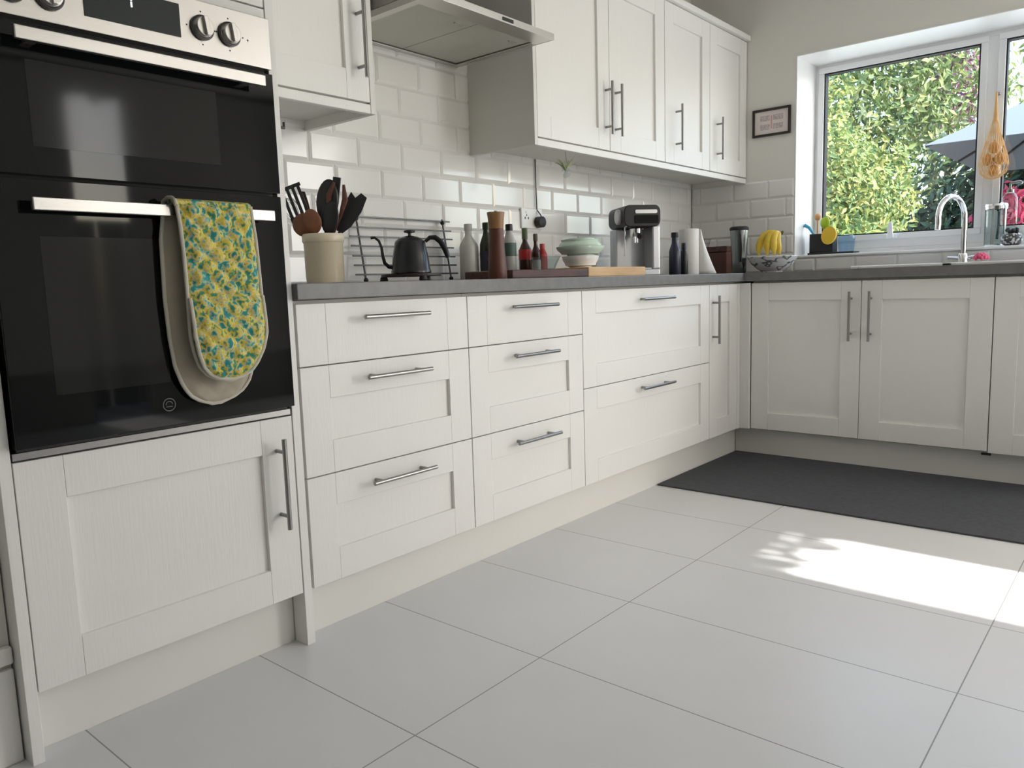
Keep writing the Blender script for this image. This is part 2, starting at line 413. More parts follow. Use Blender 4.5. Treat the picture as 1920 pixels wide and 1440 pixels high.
# ---- oven housing
hs = thing('oven_housing', 'tall cream-white oven housing cupboard at the left, with a panelled door below the ovens', 'cabinet', (-.60, 0, 0))
X = .60
MB().box(-.022, -.001, -.001, .555, 0, 2.2).build('side_panel', 'paint', hs, bevel=.001)
MB().box(.601, .6235, -.001, .555, 0, 2.2).build('side_panel', 'paint', hs, bevel=.001)
carcass(hs, 0, .6, DB, .586)
MB().box(0, .6, .02, .555, 1.53, 2.2).build('carcass', 'panel', hs)
dr = front(hs, 'door', 0, .6, DB, .590)
bar_handle(dr, (.552, .432), .220, True)
MB().box(.001, .599, .052, .07, 0, .137).build('plinth', 'plinth', hs, bevel=.001)
MB().box(.001, .599, .0, .02, 1.501, 1.524).build('filler_strip', 'paint', hs, bevel=.001)
dr = front(hs, 'door', 0, .6, 1.526, 2.19)
bar_handle(dr, (.552, 1.70), .22, True)
MB().box(.002, .598, .001, .5, .5915, .606).build('oven_shelf_edge', 'handle', hs, bevel=.001)
# ---- double oven
ov = thing('double_oven', 'built-in black glass double oven with steel control panel and bar handles', 'oven', (-.60, 0, .607))
def ob(*a): return MB().box(*a)
ob(.01, .59, .001, .5, 0, .890).build('body', 'matblack', ov)
cp = ob(.004, .596, -.022, .001, .780, .890).build('control_panel', 'steel', ov, bevel=.0015)
ob(.197, .385, -.0235, -.0215, .806, .872).build('display', 'display', cp, bevel=.0006)
dg = MB()
for z in (.848, .860): dg.box(.2855, .2885, -.0242, -.0236, z-.006, z+.004)
dg.box(.2795, .283, -.0242, -.0236, .858, .8605)
dg.build('display_digit', 'digit', cp)
for kx, kz in ((.1375, .826), (.075, .826), (.432, .835), (.494, .835)):
    kb = MB(); seg = 36
    kb.lathe([(.0235, 0), (.0235, .004), (.021, .006), (.0195, .016), (.0185, .018), (0, .018)], 36)
    kb.box(-.0045, .0045, -.0185, .0185, .0165, .026)
    kb.xform(Matrix.Translation((kx, -.022, kz)) @ Matrix.Rotation(R(90), 4, 'X') @ Matrix.Rotation(R(8), 4, 'Z'))
    kn = kb.build('knob', 'steel', cp, smooth=True, bevel=.0008)
    rb = MB(); rb.lathe([(.0245, 0), (.0255, .0015), (.0255, .005), (.0238, .0055)], 36); rb.xform(Matrix.Translation((kx, -.0222, kz)) @ Matrix.Rotation(R(90), 4, 'X'))
    rb.build('knob_collar', 'black', cp, smooth=True)
mk = MB()
mk.box(.5365, .5415, -.0226, -.0221, .8315, .8328).box(.5384, .5397, -.0226, -.0221, .8295, .835)
mk.build('panel_marking', 'black', cp)
for a in range(12):
    for kx in (.432, .494):
        if a % 3 == 0: MB().box(kx+.033*math.sin(a*PI/6)-.0015, kx+.033*math.sin(a*PI/6)+.0015, -.0225, -.0221, .835+.033*math.cos(a*PI/6)-.0015, .835+.033*math.cos(a*PI/6)+.0015).build('knob_marking', 'black', cp)
def oven_door(z0, z1, wz0, wz1, hz, nm, wx0=.086, wx1=.452):
    dd = ob(.004, .596, -.022, .001, z0, z1).build(nm, 'glassblack', ov, bevel=.0015)
    ob(wx0, wx1, -.0226, -.0218, wz0, wz1).build('oven_window', 'inner', dd)
    h = ob(.062, .552, -.062, -.050, hz-.0115, hz+.0115)
    h.box(.085, .105, -.051, -.021, hz-.008, hz+.008).box(.51, .53, -.051, -.021, hz-.008, hz+.008)
    h.build('handle', 'steel', dd, bevel=.0015)
    return dd
oven_door(.505, .770, .556, .708, .742, 'upper_door')
ld = oven_door(.008, .498, .10, .395, .450, 'lower_door', .08, .30)
bd = MB(); bd.tube([(.292+.013*math.cos(a*PI/12), -.0225, .053+.013*math.sin(a*PI/12)) for a in range(24)], .0011, 6, closed=True)
bd.tube([(.292+.007*math.cos(a*PI/8), -.0225, .053+.007*math.sin(a*PI/8)) for a in range(9)], .0009, 6)
bd.tube([(.292-.007, -.0225, .049), (.292+.007, -.0225, .049)], .0009, 6)
bd.build('badge', mat('badge_grey', (.16, .17, .17), .4), ld, smooth=True)

# ---- oven glove
def outline_panel(name, left, right, zs, yf, thick, material, parent, puff=.012, nx=34, nz=110):
    """cloth slab between left(z) and right(z) edges, quilted"""
    def interp(tab, z):
        for (za, a), (zb, c) in zip(tab, tab[1:]):
            if za >= z >= zb: f = (za-z)/(za-zb); return a+(c-a)*f
        return tab[-1][1]
    b = MB(); bm = b.bm; Fr = []; Bk = []
    for i in range(nz+1):
        z = zs[0]+(zs[1]-zs[0])*(1-(1-i/nz)**1.0)
        a, c = interp(left, z), interp(right, z); rf = []; rb = []
        for j in range(nx+1):
            x = a+(c-a)*j/nx; e = min(j, nx-j)/nx*2; ed = min(1, e*4)*min(1, i/3+.3)*min(1, (nz-i)/3+.0)
            q = (abs(math.sin((x+z)*PI/.046))*abs(math.sin((x-z)*PI/.046)))**.5
            y = yf(z)
            rf.append(bm.verts.new((x, y-thick*.5*ed-puff*q*ed, z))); rb.append(bm.verts.new((x, y+thick*.5*ed, z)))
        Fr.append(rf); Bk.append(rb)
    for i in range(nz):
        for j in range(nx):
            bm.faces.new((Fr[i][j], Fr[i+1][j], Fr[i+1][j+1], Fr[i][j+1])); bm.faces.new((Bk[i][j], Bk[i][j+1], Bk[i+1][j+1], Bk[i+1][j]))
    for i in range(nz):
        bm.faces.new((Fr[i][0], Bk[i][0], Bk[i+1][0], Fr[i+1][0])); bm.faces.new((Fr[i][nx], Fr[i+1][nx], Bk[i+1][nx], Bk[i][nx]))
    for j in range(nx):
        bm.faces.new((Fr[0][j], Fr[0][j+1], Bk[0][j+1], Bk[0][j])); bm.faces.new((Fr[nz][j], Bk[nz][j], Bk[nz][j+1], Fr[nz][j+1]))
    o = b.build(name, material, parent, smooth=True, angle=70)
    pl = [(interp(left, zs[0]+(zs[1]-zs[0])*i/40), yf(zs[0]+(zs[1]-zs[0])*i/40)-.001, zs[0]+(zs[1]-zs[0])*i/40) for i in range(41)]
    pr = [(interp(right, zs[0]+(zs[1]-zs[0])*i/40), yf(zs[0]+(zs[1]-zs[0])*i/40)-.001, zs[0]+(zs[1]-zs[0])*i/40) for i in range(41)]
    MB().tube(pl+pr[::-1], .0042, 8).build('binding', 'cloth_edge', o, smooth=True)
    return o
gl = thing('oven_glove', 'double oven glove with yellow and green print hanging over the lower oven handle', 'oven glove', (0, 0, 0))
L = [(1.072, -.283), (1.03, -.279), (.976, -.277), (.879, -.277), (.80, -.277), (.765, -.271), (.738, -.262), (.720, -.247), (.708, -.225), (.702, -.20)]
Rr = [(1.072, -.117), (1.0, -.111), (.862, -.107), (.80, -.109), (.765, -.119), (.738, -.133), (.720, -.147), (.708, -.170), (.702, -.19)]
fp = outline_panel('front_pad', L, Rr, (1.072, .702), lambda z: -.073-.004*math.sin((z-.7)*8), .012, 'mitt', gl)
L2 = [(.880, -.275), (.80, -.275), (.765, -.269), (.738, -.260), (.720, -.245), (.710, -.225), (.706, -.20)]
R2 = [(.880, -.109), (.80, -.111), (.765, -.121), (.738, -.135), (.720, -.149), (.710, -.170), (.706, -.19)]
pk = outline_panel('pocket', L2, R2, (.880, .706), lambda z: -.083-.010*math.sin(max(0, min(1, (z-.706)/.174))*PI), .010, 'mitt', fp, nz=34)
L = [(1.072, -.290), (1.0, -.302), (.881, -.305), (.80, -.302), (.74, -.296), (.70, -.283), (.675, -.268), (.660, -.245), (.652, -.22)]
Rr = [(1.072, -.118), (.88, -.112), (.78, -.112), (.72, -.118), (.69, -.13), (.67, -.15), (.658, -.175), (.652, -.20)]
bp_ = outline_panel('back_pad', L, Rr, (1.072, .652), lambda z: -.036, .012, 'cloth_beige', gl, puff=.002)
fd = MB(); prof = [(-.079, 1.068), (-.077, 1.076), (-.068, 1.0805), (-.056, 1.082), (-.044, 1.0805), (-.034, 1.076), (-.031, 1.068), (-.0385, 1.068), (-.046, 1.0725), (-.056, 1.074), (-.064, 1.0725), (-.068, 1.068)]
fd.prism(prof, -.286, -.117, 'x'); fd.build('fold', 'mitt', gl, smooth=True, bevel=.001)
MB().tube([(-.286, -.080, 1.066), (-.2865, -.078, 1.076), (-.2868, -.066, 1.082), (-.288, -.05, 1.083), (-.290, -.036, 1.077), (-.291, -.033, 1.066)], .004, 8).build('binding', 'cloth_edge', gl, smooth=True)

# ---- base units along the back wall
def drawer_unit(label, x0, w, group='three-drawer base units'):
    u = thing('drawer_unit', label, 'cabinet', (x0, 0, 0), group=group)
    carcass(u, 0, w, DB+.001, .864)
    for i, (a, c, hz, fl_) in enumerate(((DB, .4225, .376, 0), (.4225, .7010, .659, 0), (.7010, DT, .816, 1))):
        f = front(u, 'drawer', 0, w, a, c, flat=bool(fl_))
        bar_handle(f, (w/2, hz), .228, False)
    return u
drawer_unit('white drawer unit with three bar handles, right beside the oven housing under the crock', .030, .6005)
drawer_unit('middle white three-drawer unit, under the bottles and dark board', .631, .597)
u = thing('pan_drawer_unit', 'wide white base unit with two deep pan drawers under the coffee machine', 'cabinet', (1.2285, 0, 0))
carcass(u, 0, 1.011, DB+.001, .864)
for a, c, hz in ((DB, .5, .458), (.5, DT, .813)):
    f = front(u, 'drawer', 0, 1.011, a, c); bar_handle(f, (.5, hz), .25, False)
u = thing('corner_cupboard', 'narrow white corner base cupboard with a vertical handle next to the pan drawers', 'cabinet', (2.2400, 0, 0))
carcass(u, 0, .90, DB+.001, .864)
f = front(u, 'door', 0, .30, DB, DT, stile=.083); bar_handle(f, (.034, .695), .222, True)
MB().box(.3015, .3505, 0, .02, DB, DT).box(.3315, .3505, -.048, -.0005, DB, DT).build('corner_post', 'paint', u, bevel=.001)
# window run (rotated -90: local x -> -y, local y -> +x)
XB = 2.591
def broot(name, label, cat, y): return thing(name, label, cat, (XB, y, 0), -PI/2)
u = broot('sink_cupboard', 'cream double-door base cupboard below the sink, handles meeting in the middle', 'cabinet', -.0495)
MB().box(.0005, 1.018, .0215, .555, DB+.001, .60).box(.0005, 1.018, .0215, .04, .60, .864).box(.0005, .02, .04, .555, .60, .864).build('carcass', 'panel', u)
f = front(u, 'door', 0, .5095, DB, DT); bar_handle(f, (.467, .697), .222, True)
f = front(u, 'door', .5095, 1.0185, DB, DT); bar_handle(f, (.0415+.5095, .697), .222, True)
u = broot('appliance_cupboard', 'cream base cupboard cut by the right edge of the photo, beside the sink cupboard', 'cabinet', -1.069)
MB().box(.0005, .6, .0215, .555, DB+.001, .60).box(.0005, .6, .0215, .04, .60, .864).box(.58, .6, .04, .555, .60, .864).build('carcass', 'panel', u)
f = front(u, 'door', 0, .6, DB-.006, DT); bar_handle(f, (.30, .815), .222, False)
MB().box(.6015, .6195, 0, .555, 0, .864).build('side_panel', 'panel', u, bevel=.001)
MB().box(-.022, .012, .004, .02, DB-.016, DB-.0075).build('hinge_foot', 'black', u)
# plinths
tag(MB().box(.0245, 2.640, .052, .070, 0, DB-.001).box(.0245, 2.640, .070, .54, 0, .03).build('plinth', 'plinth', None, bevel=.001), 'long white plinth under the drawer units along the tiled wall', 'plinth', 'plinths')
tag(MB().box(2.6425, 2.660, -1.668, .0515, 0, DB-.010).build('plinth', 'plinth', None, bevel=.001), 'shaded plinth behind the dark floor mat, under the sink cupboard', 'plinth', 'plinths')
# unit legs stand behind the plinth as blocks of each carcass
for ux, uw in ((.06, .54), (.66, .54), (1.26, .95), (2.27, .33)):
    pass
# worktops
tag(MB().box(.0245, 2.5705, -.02, .5585, .866, WT).box(2.5705, 3.149, .003, .5585, .866, WT).build('worktop', 'worktop', None, bevel=.0025), 'grey laminate worktop over the drawers, running from oven housing to corner', 'worktop', 'grey worktops')
SK = (2.667, 3.023, -.50, -1.42)  # sink cut-out
wt = MB().box(2.5712, SK[0], -1.69, .0025, .866, WT).box(SK[1], 3.149, -1.69, .0025, .866, WT).box(SK[0], SK[1], SK[2], .0025, .866, WT).box(SK[0], SK[1], -1.69, SK[3], .866, WT)
tag(wt.build('worktop', 'worktop', None), 'grey laminate worktop under the window, holding the white sink', 'worktop', 'grey worktops')

# sink
sk = thing('sink', 'white inset sink with raised rim in the worktop below the window', 'sink', (2.845, -.96, WT))
b = MB()
hx, hy = .177, .46
b.box(-hx-.012, hx+.012, -hy-.012, -hy+.02, .0005, .0145).box(-hx-.012, hx+.012, .06, .10, .0005, .0145).box(-hx-.012, hx+.012, hy-.02, hy+.012, .0005, .0145)
b.box(-hx-.012, -hx+.02, -hy+.02, hy-.02, .0005, .0145).box(hx-.035, hx+.012, -hy+.02, hy-.02, .0005, .0145)
b.build('rim', 'ceramic', sk, bevel=.004)
b = MB(); b.box(-hx+.004, hx-.004, -hy+.004, .09, -.19, -.175).box(-hx+.004, -hx+.018, -hy+.004, .09, -.175, .0).box(hx-.03, hx-.004, -hy+.004, .09, -.175, .0)
b.box(-hx+.018, hx-.03, -hy+.004, -hy+.018, -.175, .0).box(-hx+.018, hx-.03, .075, .09, -.175, .0)
b.build('bowl', 'ceramic', sk)
b = MB().box(-hx+.02, hx-.035, .10, hy-.02, .0, .006)
for i in range(6): b.box(-hx+.04+i*.05, -hx+.05+i*.05, .12, hy-.04, .006, .0095)
b.build('drainer', 'ceramic', sk, bevel=.001)

# ---- wall units
WF = .225
def wall_unit(label, x0, w, doors, z0=1.43, z1=2.150, left_panel=False, right_panel=False, side_drop=1.40):
    u = thing('wall_cabinet', label, 'cabinet', (x0, WF, 0), group='wall cabinets')
    MB().box(.0005+(.018 if left_panel else 0), w-.0005-(.018 if right_panel else 0), .0215, .333, z0, z1).build('carcass', 'panel', u)
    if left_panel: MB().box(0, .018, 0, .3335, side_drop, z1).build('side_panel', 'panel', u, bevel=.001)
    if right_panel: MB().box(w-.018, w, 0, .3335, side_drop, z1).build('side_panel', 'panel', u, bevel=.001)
    for a, c, hx in doors:
        f = front(u, 'door', a, c, z0, z1, stile=.082)
        bar_handle(f, (hx, 1.597 if w > .3 and x0 > .6 else 1.598), .212, True)
    return u
wall_unit('white single-door wall cabinet between the oven housing and the extractor hood', .0245, .483, ((0.001, .464, .428),), right_panel=True)
wall_unit('white double-door wall cabinet just right of the extractor hood, its handles paired', 1.267, .978, ((.018, .5105, .480), (.5105, .977, .555)), left_panel=True)
wall_unit('white single-door wall cabinet between the double one and the corner one', 2.2455, .4585, ((0, .4585, .105),))
wall_unit('white single-door wall cabinet in the corner beside the small picture', 2.7045, .4455, ((0, .4455, .082),))
tag(MB().box(1.254, 3.1495, WF-.022, WF+.02, 2.1515, 2.178).box(1.254, 1.275, WF+.02, .556, 2.1515, 2.178).build('cornice', 'paint', None, bevel=.004), 'white cornice on top of the right-hand wall cabinets', 'cornice')
tag(MB().box(1.2855, 3.1495, WF+.001, WF+.02, 1.40, 1.4265).build('pelmet', 'paint', None, bevel=.0015), 'long white pelmet strip below the right-hand wall cabinets', 'pelmet', 'pelmets')
tag(MB().box(.0245, .489, WF+.001, WF+.02, 1.40, 1.4265).build('pelmet', 'paint', None, bevel=.0015), 'short white pelmet strip below the left wall cabinet', 'pelmet', 'pelmets')

# ---- extractor hood
hd = thing('extractor_hood', 'stainless steel extractor hood between the wall cabinets', 'hood', (.607, .08, 1.725))
HW, HD = .60, .4785
b = MB(); w = .018
# shell: front edge strip, sides, sloping top, underside border
b.box(0, HW, 0, .006, 0, .022).box(0, .004, .006, HD, 0, .022).box(HW-.004, HW, .006, HD, 0, .022)
b.box(0, HW, .006, HD, .019, .022)
b.box(.004, HW-.004, .006, .075, .001, .004).box(.004, HW-.004, HD-.03, HD, .001, .004).box(.004, .03, .075, HD-.03, .001, .004).box(HW-.03, HW-.004, .075, HD-.03, .001, .004)
b.build('canopy', 'steel', hd, bevel=.0008)
for i in range(2):
    a = .031+i*.270
    fb = MB().box(a, a+.267, .077, HD-.032, .006, .012)
    f = fb.build('filter', 'filter', hd, bevel=.001)
    MB().box(a+.20, a+.235, .12, .128, .003, .0065).build('filter_catch', 'steel', f)
cb = MB().box(.325, .378, -.002, .0005, .005, .016); c_ = cb.build('control_strip', 'black', hd, bevel=.0004)
MB().box(.19, .41, .24, HD, .0225, .70).build('chimney', 'steel', hd, bevel=.001)

# ================================================================== FLOOR MAT
tag(MB().box(1.834, 2.636, -2.35, .046, .0005, .007).build('floor_mat', 'rubber', None, bevel=.002), 'dark grey rectangular floor mat in front of the sink cupboard', 'mat')

# ================================================================== SOCKET, CABLE, LATCH, PICTURE, AIR PLANT
so = thing('wall_socket', 'white double wall socket on the tiles behind the sauce bottles', 'socket', (1.64, .555, 1.17))
MB().box(-.072, .072, -.0095, -.0005, -.043, .043).build('face_plate', 'white', so, bevel=.003)
for q in (-.036, .036):
    MB().box(q-.008, q+.008, -.0125, -.009, .02, .032).build('switch', 'white', so, bevel=.001)
MB().box(-.052, -.046, -.0102, -.0088, -.004, .006).box(-.030, -.024, -.0102, -.0088, -.004, .006).box(-.041, -.035, -.0102, -.0088, .010, .016).build('pin_slot', 'black', so)
pg = thing('plug', 'dark plug in the socket with a thin cable going up to the wall cabinet', 'plug', (1.676, .5445, 1.155))
MB().lathe([(.022, 0), (.025, .004), (.024, .03), (.016, .034)], 20).xform(Matrix.Rotation(R(90), 4, 'X')).build('plug_body', 'matblack', pg, smooth=True)
MB().tube([(0, -.025, .015), (.001, -.018, .03), (.0, .002, .055), (0, .004, .16), (0, .004, .272)], .0028, 8).build('cable', 'wire', pg, smooth=True)
tag(MB().box(-.0005, .006, -.004, .004, -.022, .022).box(.006, .018, -.003, .003, -.020, -.014).box(.014, .018, -.003, .003, -.014, -.004).xform(Matrix.Translation((.0245, .012, 1.288))).build('hook', 'black', None, bevel=.001), 'tiny black hook on the oven housing side below the left wall cabinet', 'hook')
pc = thing('picture', 'small black-framed picture on the wall between the corner cabinet and window', 'picture', (WX, .083, 1.709), -PI/2)
b = MB(); w, h = .104, .072
b.box(-w, w, -.014, -.0005, -h, -h+.012).box(-w, w, -.014, -.0005, h-.012, h).box(-w, -w+.012, -.014, -.0005, -h+.012, h-.012).box(w-.012, w, -.014, -.0005, -h+.012, h-.012)
b.build('frame', 'frame', pc, bevel=.001)
mt_ = MB().box(-w+.012, w-.012, -.006, -.001, -h+.012, h-.012).build('mount', 'mount', pc)
b = MB()
for sx in (-1, 1):
    for sz in (-1, 1):
        b.box(sx*.036-.027, sx*.036+.027, -.0066, -.0061, sz*.023-.014, sz*.023+.014)
b.build('print', 'print', mt_)
MB().box(-.004, .004, -.0066, -.0061, -.034, .034).build('print_band', 'printpink', mt_)
ap = thing('hanging_air_plant', 'small green air plant in a tiny glass hanging under the wall cabinet', 'plant', (1.56, .30, 1.428))
MB().tube([(0, 0, .002), (0, 0, -.03)], .0008, 6).tube([(.0, 0, -.03), (.012, 0, -.06), (.0, 0, -.095), (-.012, 0, -.06), (0, 0, -.03)], .0008, 6).build('hanger', 'wire', ap)
MB().lathe([(0, -.118), (.014, -.112), (.019, -.10), (.015, -.085), (.012, -.078)], 20, closed=True).build('glass', 'clear', ap, smooth=True)
b = MB()
for i in range(16):
    a = i*2.4; L_ = .048+.024*random.random(); t = .5+.4*random.random()
    p = [Vector((0, 0, -.088))]
    for k in range(1, 5):
        f = k/4; p.append(Vector((math.cos(a)*L_*f*t, math.sin(a)*L_*f*t, -.088+L_*f*(1-.45*f*t))))
    b.tube(p, [.003, .0028, .0022, .0015, .0005], 5)
b.build('leaves', mat('air_plant_green', (.42, .48, .28), .7), ap, smooth=True)

# ================================================================== WORKTOP THINGS
Z = WT+.0004
# crock
cr = thing('utensil_crock', 'cream stoneware crock full of utensils next to the oven housing', 'crock', (.352, .31, Z))
MB().lathe([(.050, 0), (.054, .003), (.056, .02), (.057, .118), (.0585, .120), (.0605, .123), (.0605, .141), (.058, .145), (.053, .145), (.051, .138), (.050, .01), (0, .008)], 48).build('pot', 'cream', cr, smooth=True)
def lean(p0, p1): return Vector(p0), Vector(p1)
def utensil(name, label, material, base, tip, head, hm=None, shaft=.004, group=None):
    """shaft from base to tip (world offsets from crock centre), head builder draws at local origin with +z along the shaft, +y toward viewer plane"""
    o = thing(name, label, 'utensil', (.352, .31, Z), group='utensils in the crock')
    A, B = Vector(base), Vector(tip); dv = (B-A)
    MB().tube([A, A+dv*.5, B], [shaft, shaft*1.1, shaft], 10).build('shaft', material, o, smooth=True)
    zax = dv.normalized(); view = Vector((-.755, -.643, 0)); xax = view.cross(zax).normalized()*-1; yax = zax.cross(xax)
    mt = Matrix((xax, yax, zax)).transposed().to_4x4(); mt.translation = B
    hb = MB(); head(hb); hb.xform(mt); hb.build('head', hm or material, o, smooth=True, bevel=0)
    return o
RT = Vector((.655, -.755, 0))  # image right on the worktop
def off(r, dz, dep=0): v = RT*r + Vector((.755, .643, 0))*dep; return (v.x, v.y, dz)
def paddle(pts, th=.002, curve=0):
    def f(b): b.prism(pts, -th, th, 'y')
    return f
def spoonhead(a, l, hollow=.4):
    def f(b): b.sphere((0, 0, l*.85), 1, 20, (a, a*hollow*.6, l))
    return f
turner = [(-.012, 0), (.012, 0), (.030, .025), (.036, .09), (.034, .115), (-.02, .13), (-.034, .10), (-.030, .03)]
def slotted(b):
    for k in range(4): b.box(-.031+k*.0165, -.031+k*.0165+.009, -.002, .002, .015, .10)
    b.box(-.033, .032, -.002, .002, .0, .018).box(-.033, .032, -.002, .002, .098, .108)
def tongs(b):
    for sx in (-1, 1):
        b.tube([(sx*.004, 0, -.04), (sx*.018, 0, .02), (sx*.024, 0, .07), (sx*.014, 0, .11)], [.004, .005, .009, .004], 8)
def whisk(b):
    for k in range(6):
        a = k*PI/6
        pts = [(math.cos(a)*r_, math.sin(a)*r_, z_) for r_, z_ in ((.004, 0), (.018, .03), (.027, .06), (.022, .085), (0, .098), (-.022, .085), (-.027, .06), (-.018, .03), (-.004, 0))]
        b.tube(pts, .0011, 6)
utensil('slotted_turner', 'black slotted turner, tilting left out of the crock', 'black', off(.0, .02), off(-.055, .185), slotted)
utensil('wooden_spoon', 'round brown wooden spoon, lowest at the left of the crock', 'spoon', off(.02, .02), off(-.035, .145, -.02), spoonhead(.034, .034))
utensil('wooden_spoon', 'small red-brown wooden spoon at the middle of the crock', 'spoon', off(.0, .02), off(-.014, .150, -.035), spoonhead(.026, .036))
utensil('spatula', 'thin dark spatula standing upright left of the black ladle', 'wood_dark', off(.0, .02), off(-.035, .17, .02), paddle([(-.005, 0), (.005, 0), (.008, .07), (.006, .105), (-.009, .11), (-.008, .07)]))
utensil('ladle', 'large black ladle rising highest from the crock', 'black', off(-.01, .02), off(.015, .165, -.01), lambda b: (b.sphere((-.004, 0, .075), 1, 24, (.033, .016, .062)), b.box(.006, .028, -.004, .004, .075, .145)))
utensil('serving_spoon', 'black slotted serving spoon in front in the crock', 'black', off(.0, .02, -.02), off(.024, .150, -.03), spoonhead(.026, .048))
utensil('skimmer', 'dark skimmer leaning right out of the crock', 'matblack', off(-.02, .02), off(.05, .150), paddle([(-.009, 0), (.009, 0), (.024, .03), (.033, .08), (.030, .125), (.010, .13), (.0, .11), (-.018, .12), (-.022, .07), (-.018, .03)], .003))
utensil('tongs', 'reddish brown tongs between the ladle and the skimmer', 'wood_red', off(-.005, .02, .02), off(.038, .18, -.02), tongs)
utensil('whisk', 'wire balloon whisk with steel loops at the back left of the crock', 'chrome', off(.01, .02, .02), off(-.07, .17, .03), whisk, shaft=.003)
utensil('skewer', 'thin metal skewer poking up behind the utensils', 'handle', off(.03, .02, .03), off(-.02, .235, .035), lambda b: b.tube([(0, 0, 0), (0, 0, .02)], [.0015, .0004], 6), shaft=.0015)

# wire rack leaning on the wall
rk = thing('cooling_rack', 'black wire cooling rack leaning upright against the tiles behind the kettle', 'rack', (.640, .478, Z))
tl = math.atan2(.10, .235)
def rp(x, h): return (x, .02+h*.17, h)
H7 = [.030, .062, .094, .128, .160, .192, .228]
b = MB()
for h in H7: b.tube([rp(-.02, h), rp(.475, h)], .0029, 6)
b.build('wire_row', 'wire', rk, smooth=True)
for x in (.02, .435):
    MB().tube([rp(x, .0055), rp(x, .235)], .0034, 8).build('upright', 'wire', rk, smooth=True)
    for h in (.0105, .222): MB().sphere(rp(x, h), .0085, 10).build('foot', 'matblack', rk, smooth=True)

# trivet and kettle
M['trivet'] = mat('trivet_iron', (.030, .014, .014), .5)
tv = thing('trivet', 'dark iron trivet under the black kettle', 'trivet', (.545, .145, Z))
b = MB(); b.lathe([(.078, .014), (.090, .014), (.090, .022), (.078, .022), (.078, .014)], 36, closed=True)
for a in range(6): b.box(-.079, .079, -.004, .004, .015, .021, Matrix.Rotation(a*PI/6, 3, 'Z')) if a % 2 == 0 else None
b.build('grid', 'trivet', tv, bevel=.001)
for a in range(3):
    q = a*2*PI/3+2.3
    MB().lathe([(.010, 0), (.013, .004), (.010, .0145)], 12, (math.cos(q)*.083, math.sin(q)*.083, 0)).build('foot', 'matblack', tv, smooth=True)
kt = thing('kettle', 'black gooseneck kettle standing on the trivet in front of the wire rack', 'kettle', (.545, .145, Z+.0225), math.atan2(-.755, .655)+.06)
MB().lathe([(.058, 0), (.0605, .002), (.0605, .008), (.0585, .012), (.054, .05), (.046, .092), (.043, .098), (.038, .101), (0, .102)], 40).build('body', 'iron', kt, smooth=True)
ldd = MB().lathe([(.038, .1015), (.036, .104), (.022, .110), (.008, .113), (0, .113)], 32).build('lid', 'iron', kt, smooth=True)
MB().lathe([(.005, .113), (.005, .120), (.016, .122), (.017, .127), (.012, .130), (0, .131)], 24).build('knob', 'black', ldd, smooth=True)
MB().tube([(-.050, 0, .020), (-.066, 0, .022), (-.078, 0, .034), (-.083, 0, .055), (-.085, 0, .080), (-.092, 0, .100), (-.104, 0, .110), (-.116, 0, .109)], [.0065, .006, .0055, .0048, .0044, .004, .0038, .0042], 12).build('spout', 'iron', kt, smooth=True)
b = MB().tube([(.046, 0, .094), (.060, 0, .106), (.076, 0, .106), (.092, 0, .093), (.105, 0, .070), (.113, 0, .045)], [.005, .0065, .0078, .0085, .0088, .007], 12)
b.build('handle', 'black', kt, smooth=True)
MB().tube([(.113, 0, .046), (.115, 0, .03), (.1155, 0, .018)], [.002, .0015, .0012], 6).build('handle_wire', 'wire', kt, smooth=True)

# bottles
def bottle(name, label, x, y, r, h, nr, material, capm, label_mat=None, lz=(.2, .6), shoulder=.62, group='bottles on the worktop', cap=.12, cat='bottle'):
    o = thing(name, label, cat, (x, y, Z), group=group)
    MB().lathe([(r*.92, 0), (r, .004), (r, h*shoulder), (r*.9, h*(shoulder+.05)), (nr*1.1, h*(shoulder+.18)), (nr, h*(shoulder+.22)), (nr, h*(1-cap))], 28).build('glass_body', material, o, smooth=True)
    MB().lathe([(nr*1.15, h*(1-cap)), (nr*1.2, h*(1-cap)+.002), (nr*1.2, h-.002), (nr*1.05, h)], 20).build('cap', capm, o, smooth=True)
    if label_mat: MB().lathe([(r+.0008, h*lz[0]), (r+.0008, h*lz[1])], 28, closed=True).build('label_wrap', label_mat, o, smooth=True)
    return o
M['milkglass'] = mat('frosted_grey_glass', (.50, .51, .47), .25)
M['labelgrey'] = mat('label_grey', (.35, .37, .36), .6)
M['labelgreen'] = mat('label_green', (.07, .12, .10), .5)
M['brownglass'] = mat('brown_glass', (.05, .015, .01), .1)
bottle('storage_bottle', 'pale grey glass bottle right of the wire rack', 1.105, .43, .036, .212, .013, 'milkglass', 'milkglass', shoulder=.6)
bottle('olive_oil_bottle', 'dark olive green oil bottle left of the pepper mill', 1.140, .37, .026, .214, .012, 'green_glass', 'green_glass', 'navy', (.05, .5))
bottle('vinegar_bottle', 'bottle with black cap and green-and-white label, right of the pepper mill', 1.273, .37, .026, .213, .012, mat('pale_bottle', (.45, .44, .42), .15), 'black', 'labelgreen', (.42, .66), shoulder=.66)
bottle('sauce_bottle', 'red sauce bottle with green top, tallest of the red bottles', 1.430, .42, .026, .207, .010, 'brownglass', mat('green_cap', (.08, .13, .05), .5), 'red', (.38, .58), shoulder=.55, cap=.22)
bottle('sauce_bottle', 'slim dark sauce bottle between the two red ones', 1.500, .42, .019, .186, .008, 'brownglass', mat('brown_cap', (.10, .08, .05), .5), mat('label_white', (.6, .58, .56), .6), (.12, .42), shoulder=.55, cap=.16)
bottle('sauce_bottle', 'small bottle with bright red label nearest the green bowls', 1.545, .42, .020, .146, .009, 'red', 'redlabel', 'redlabel', (.15, .7), shoulder=.68, cap=.14)
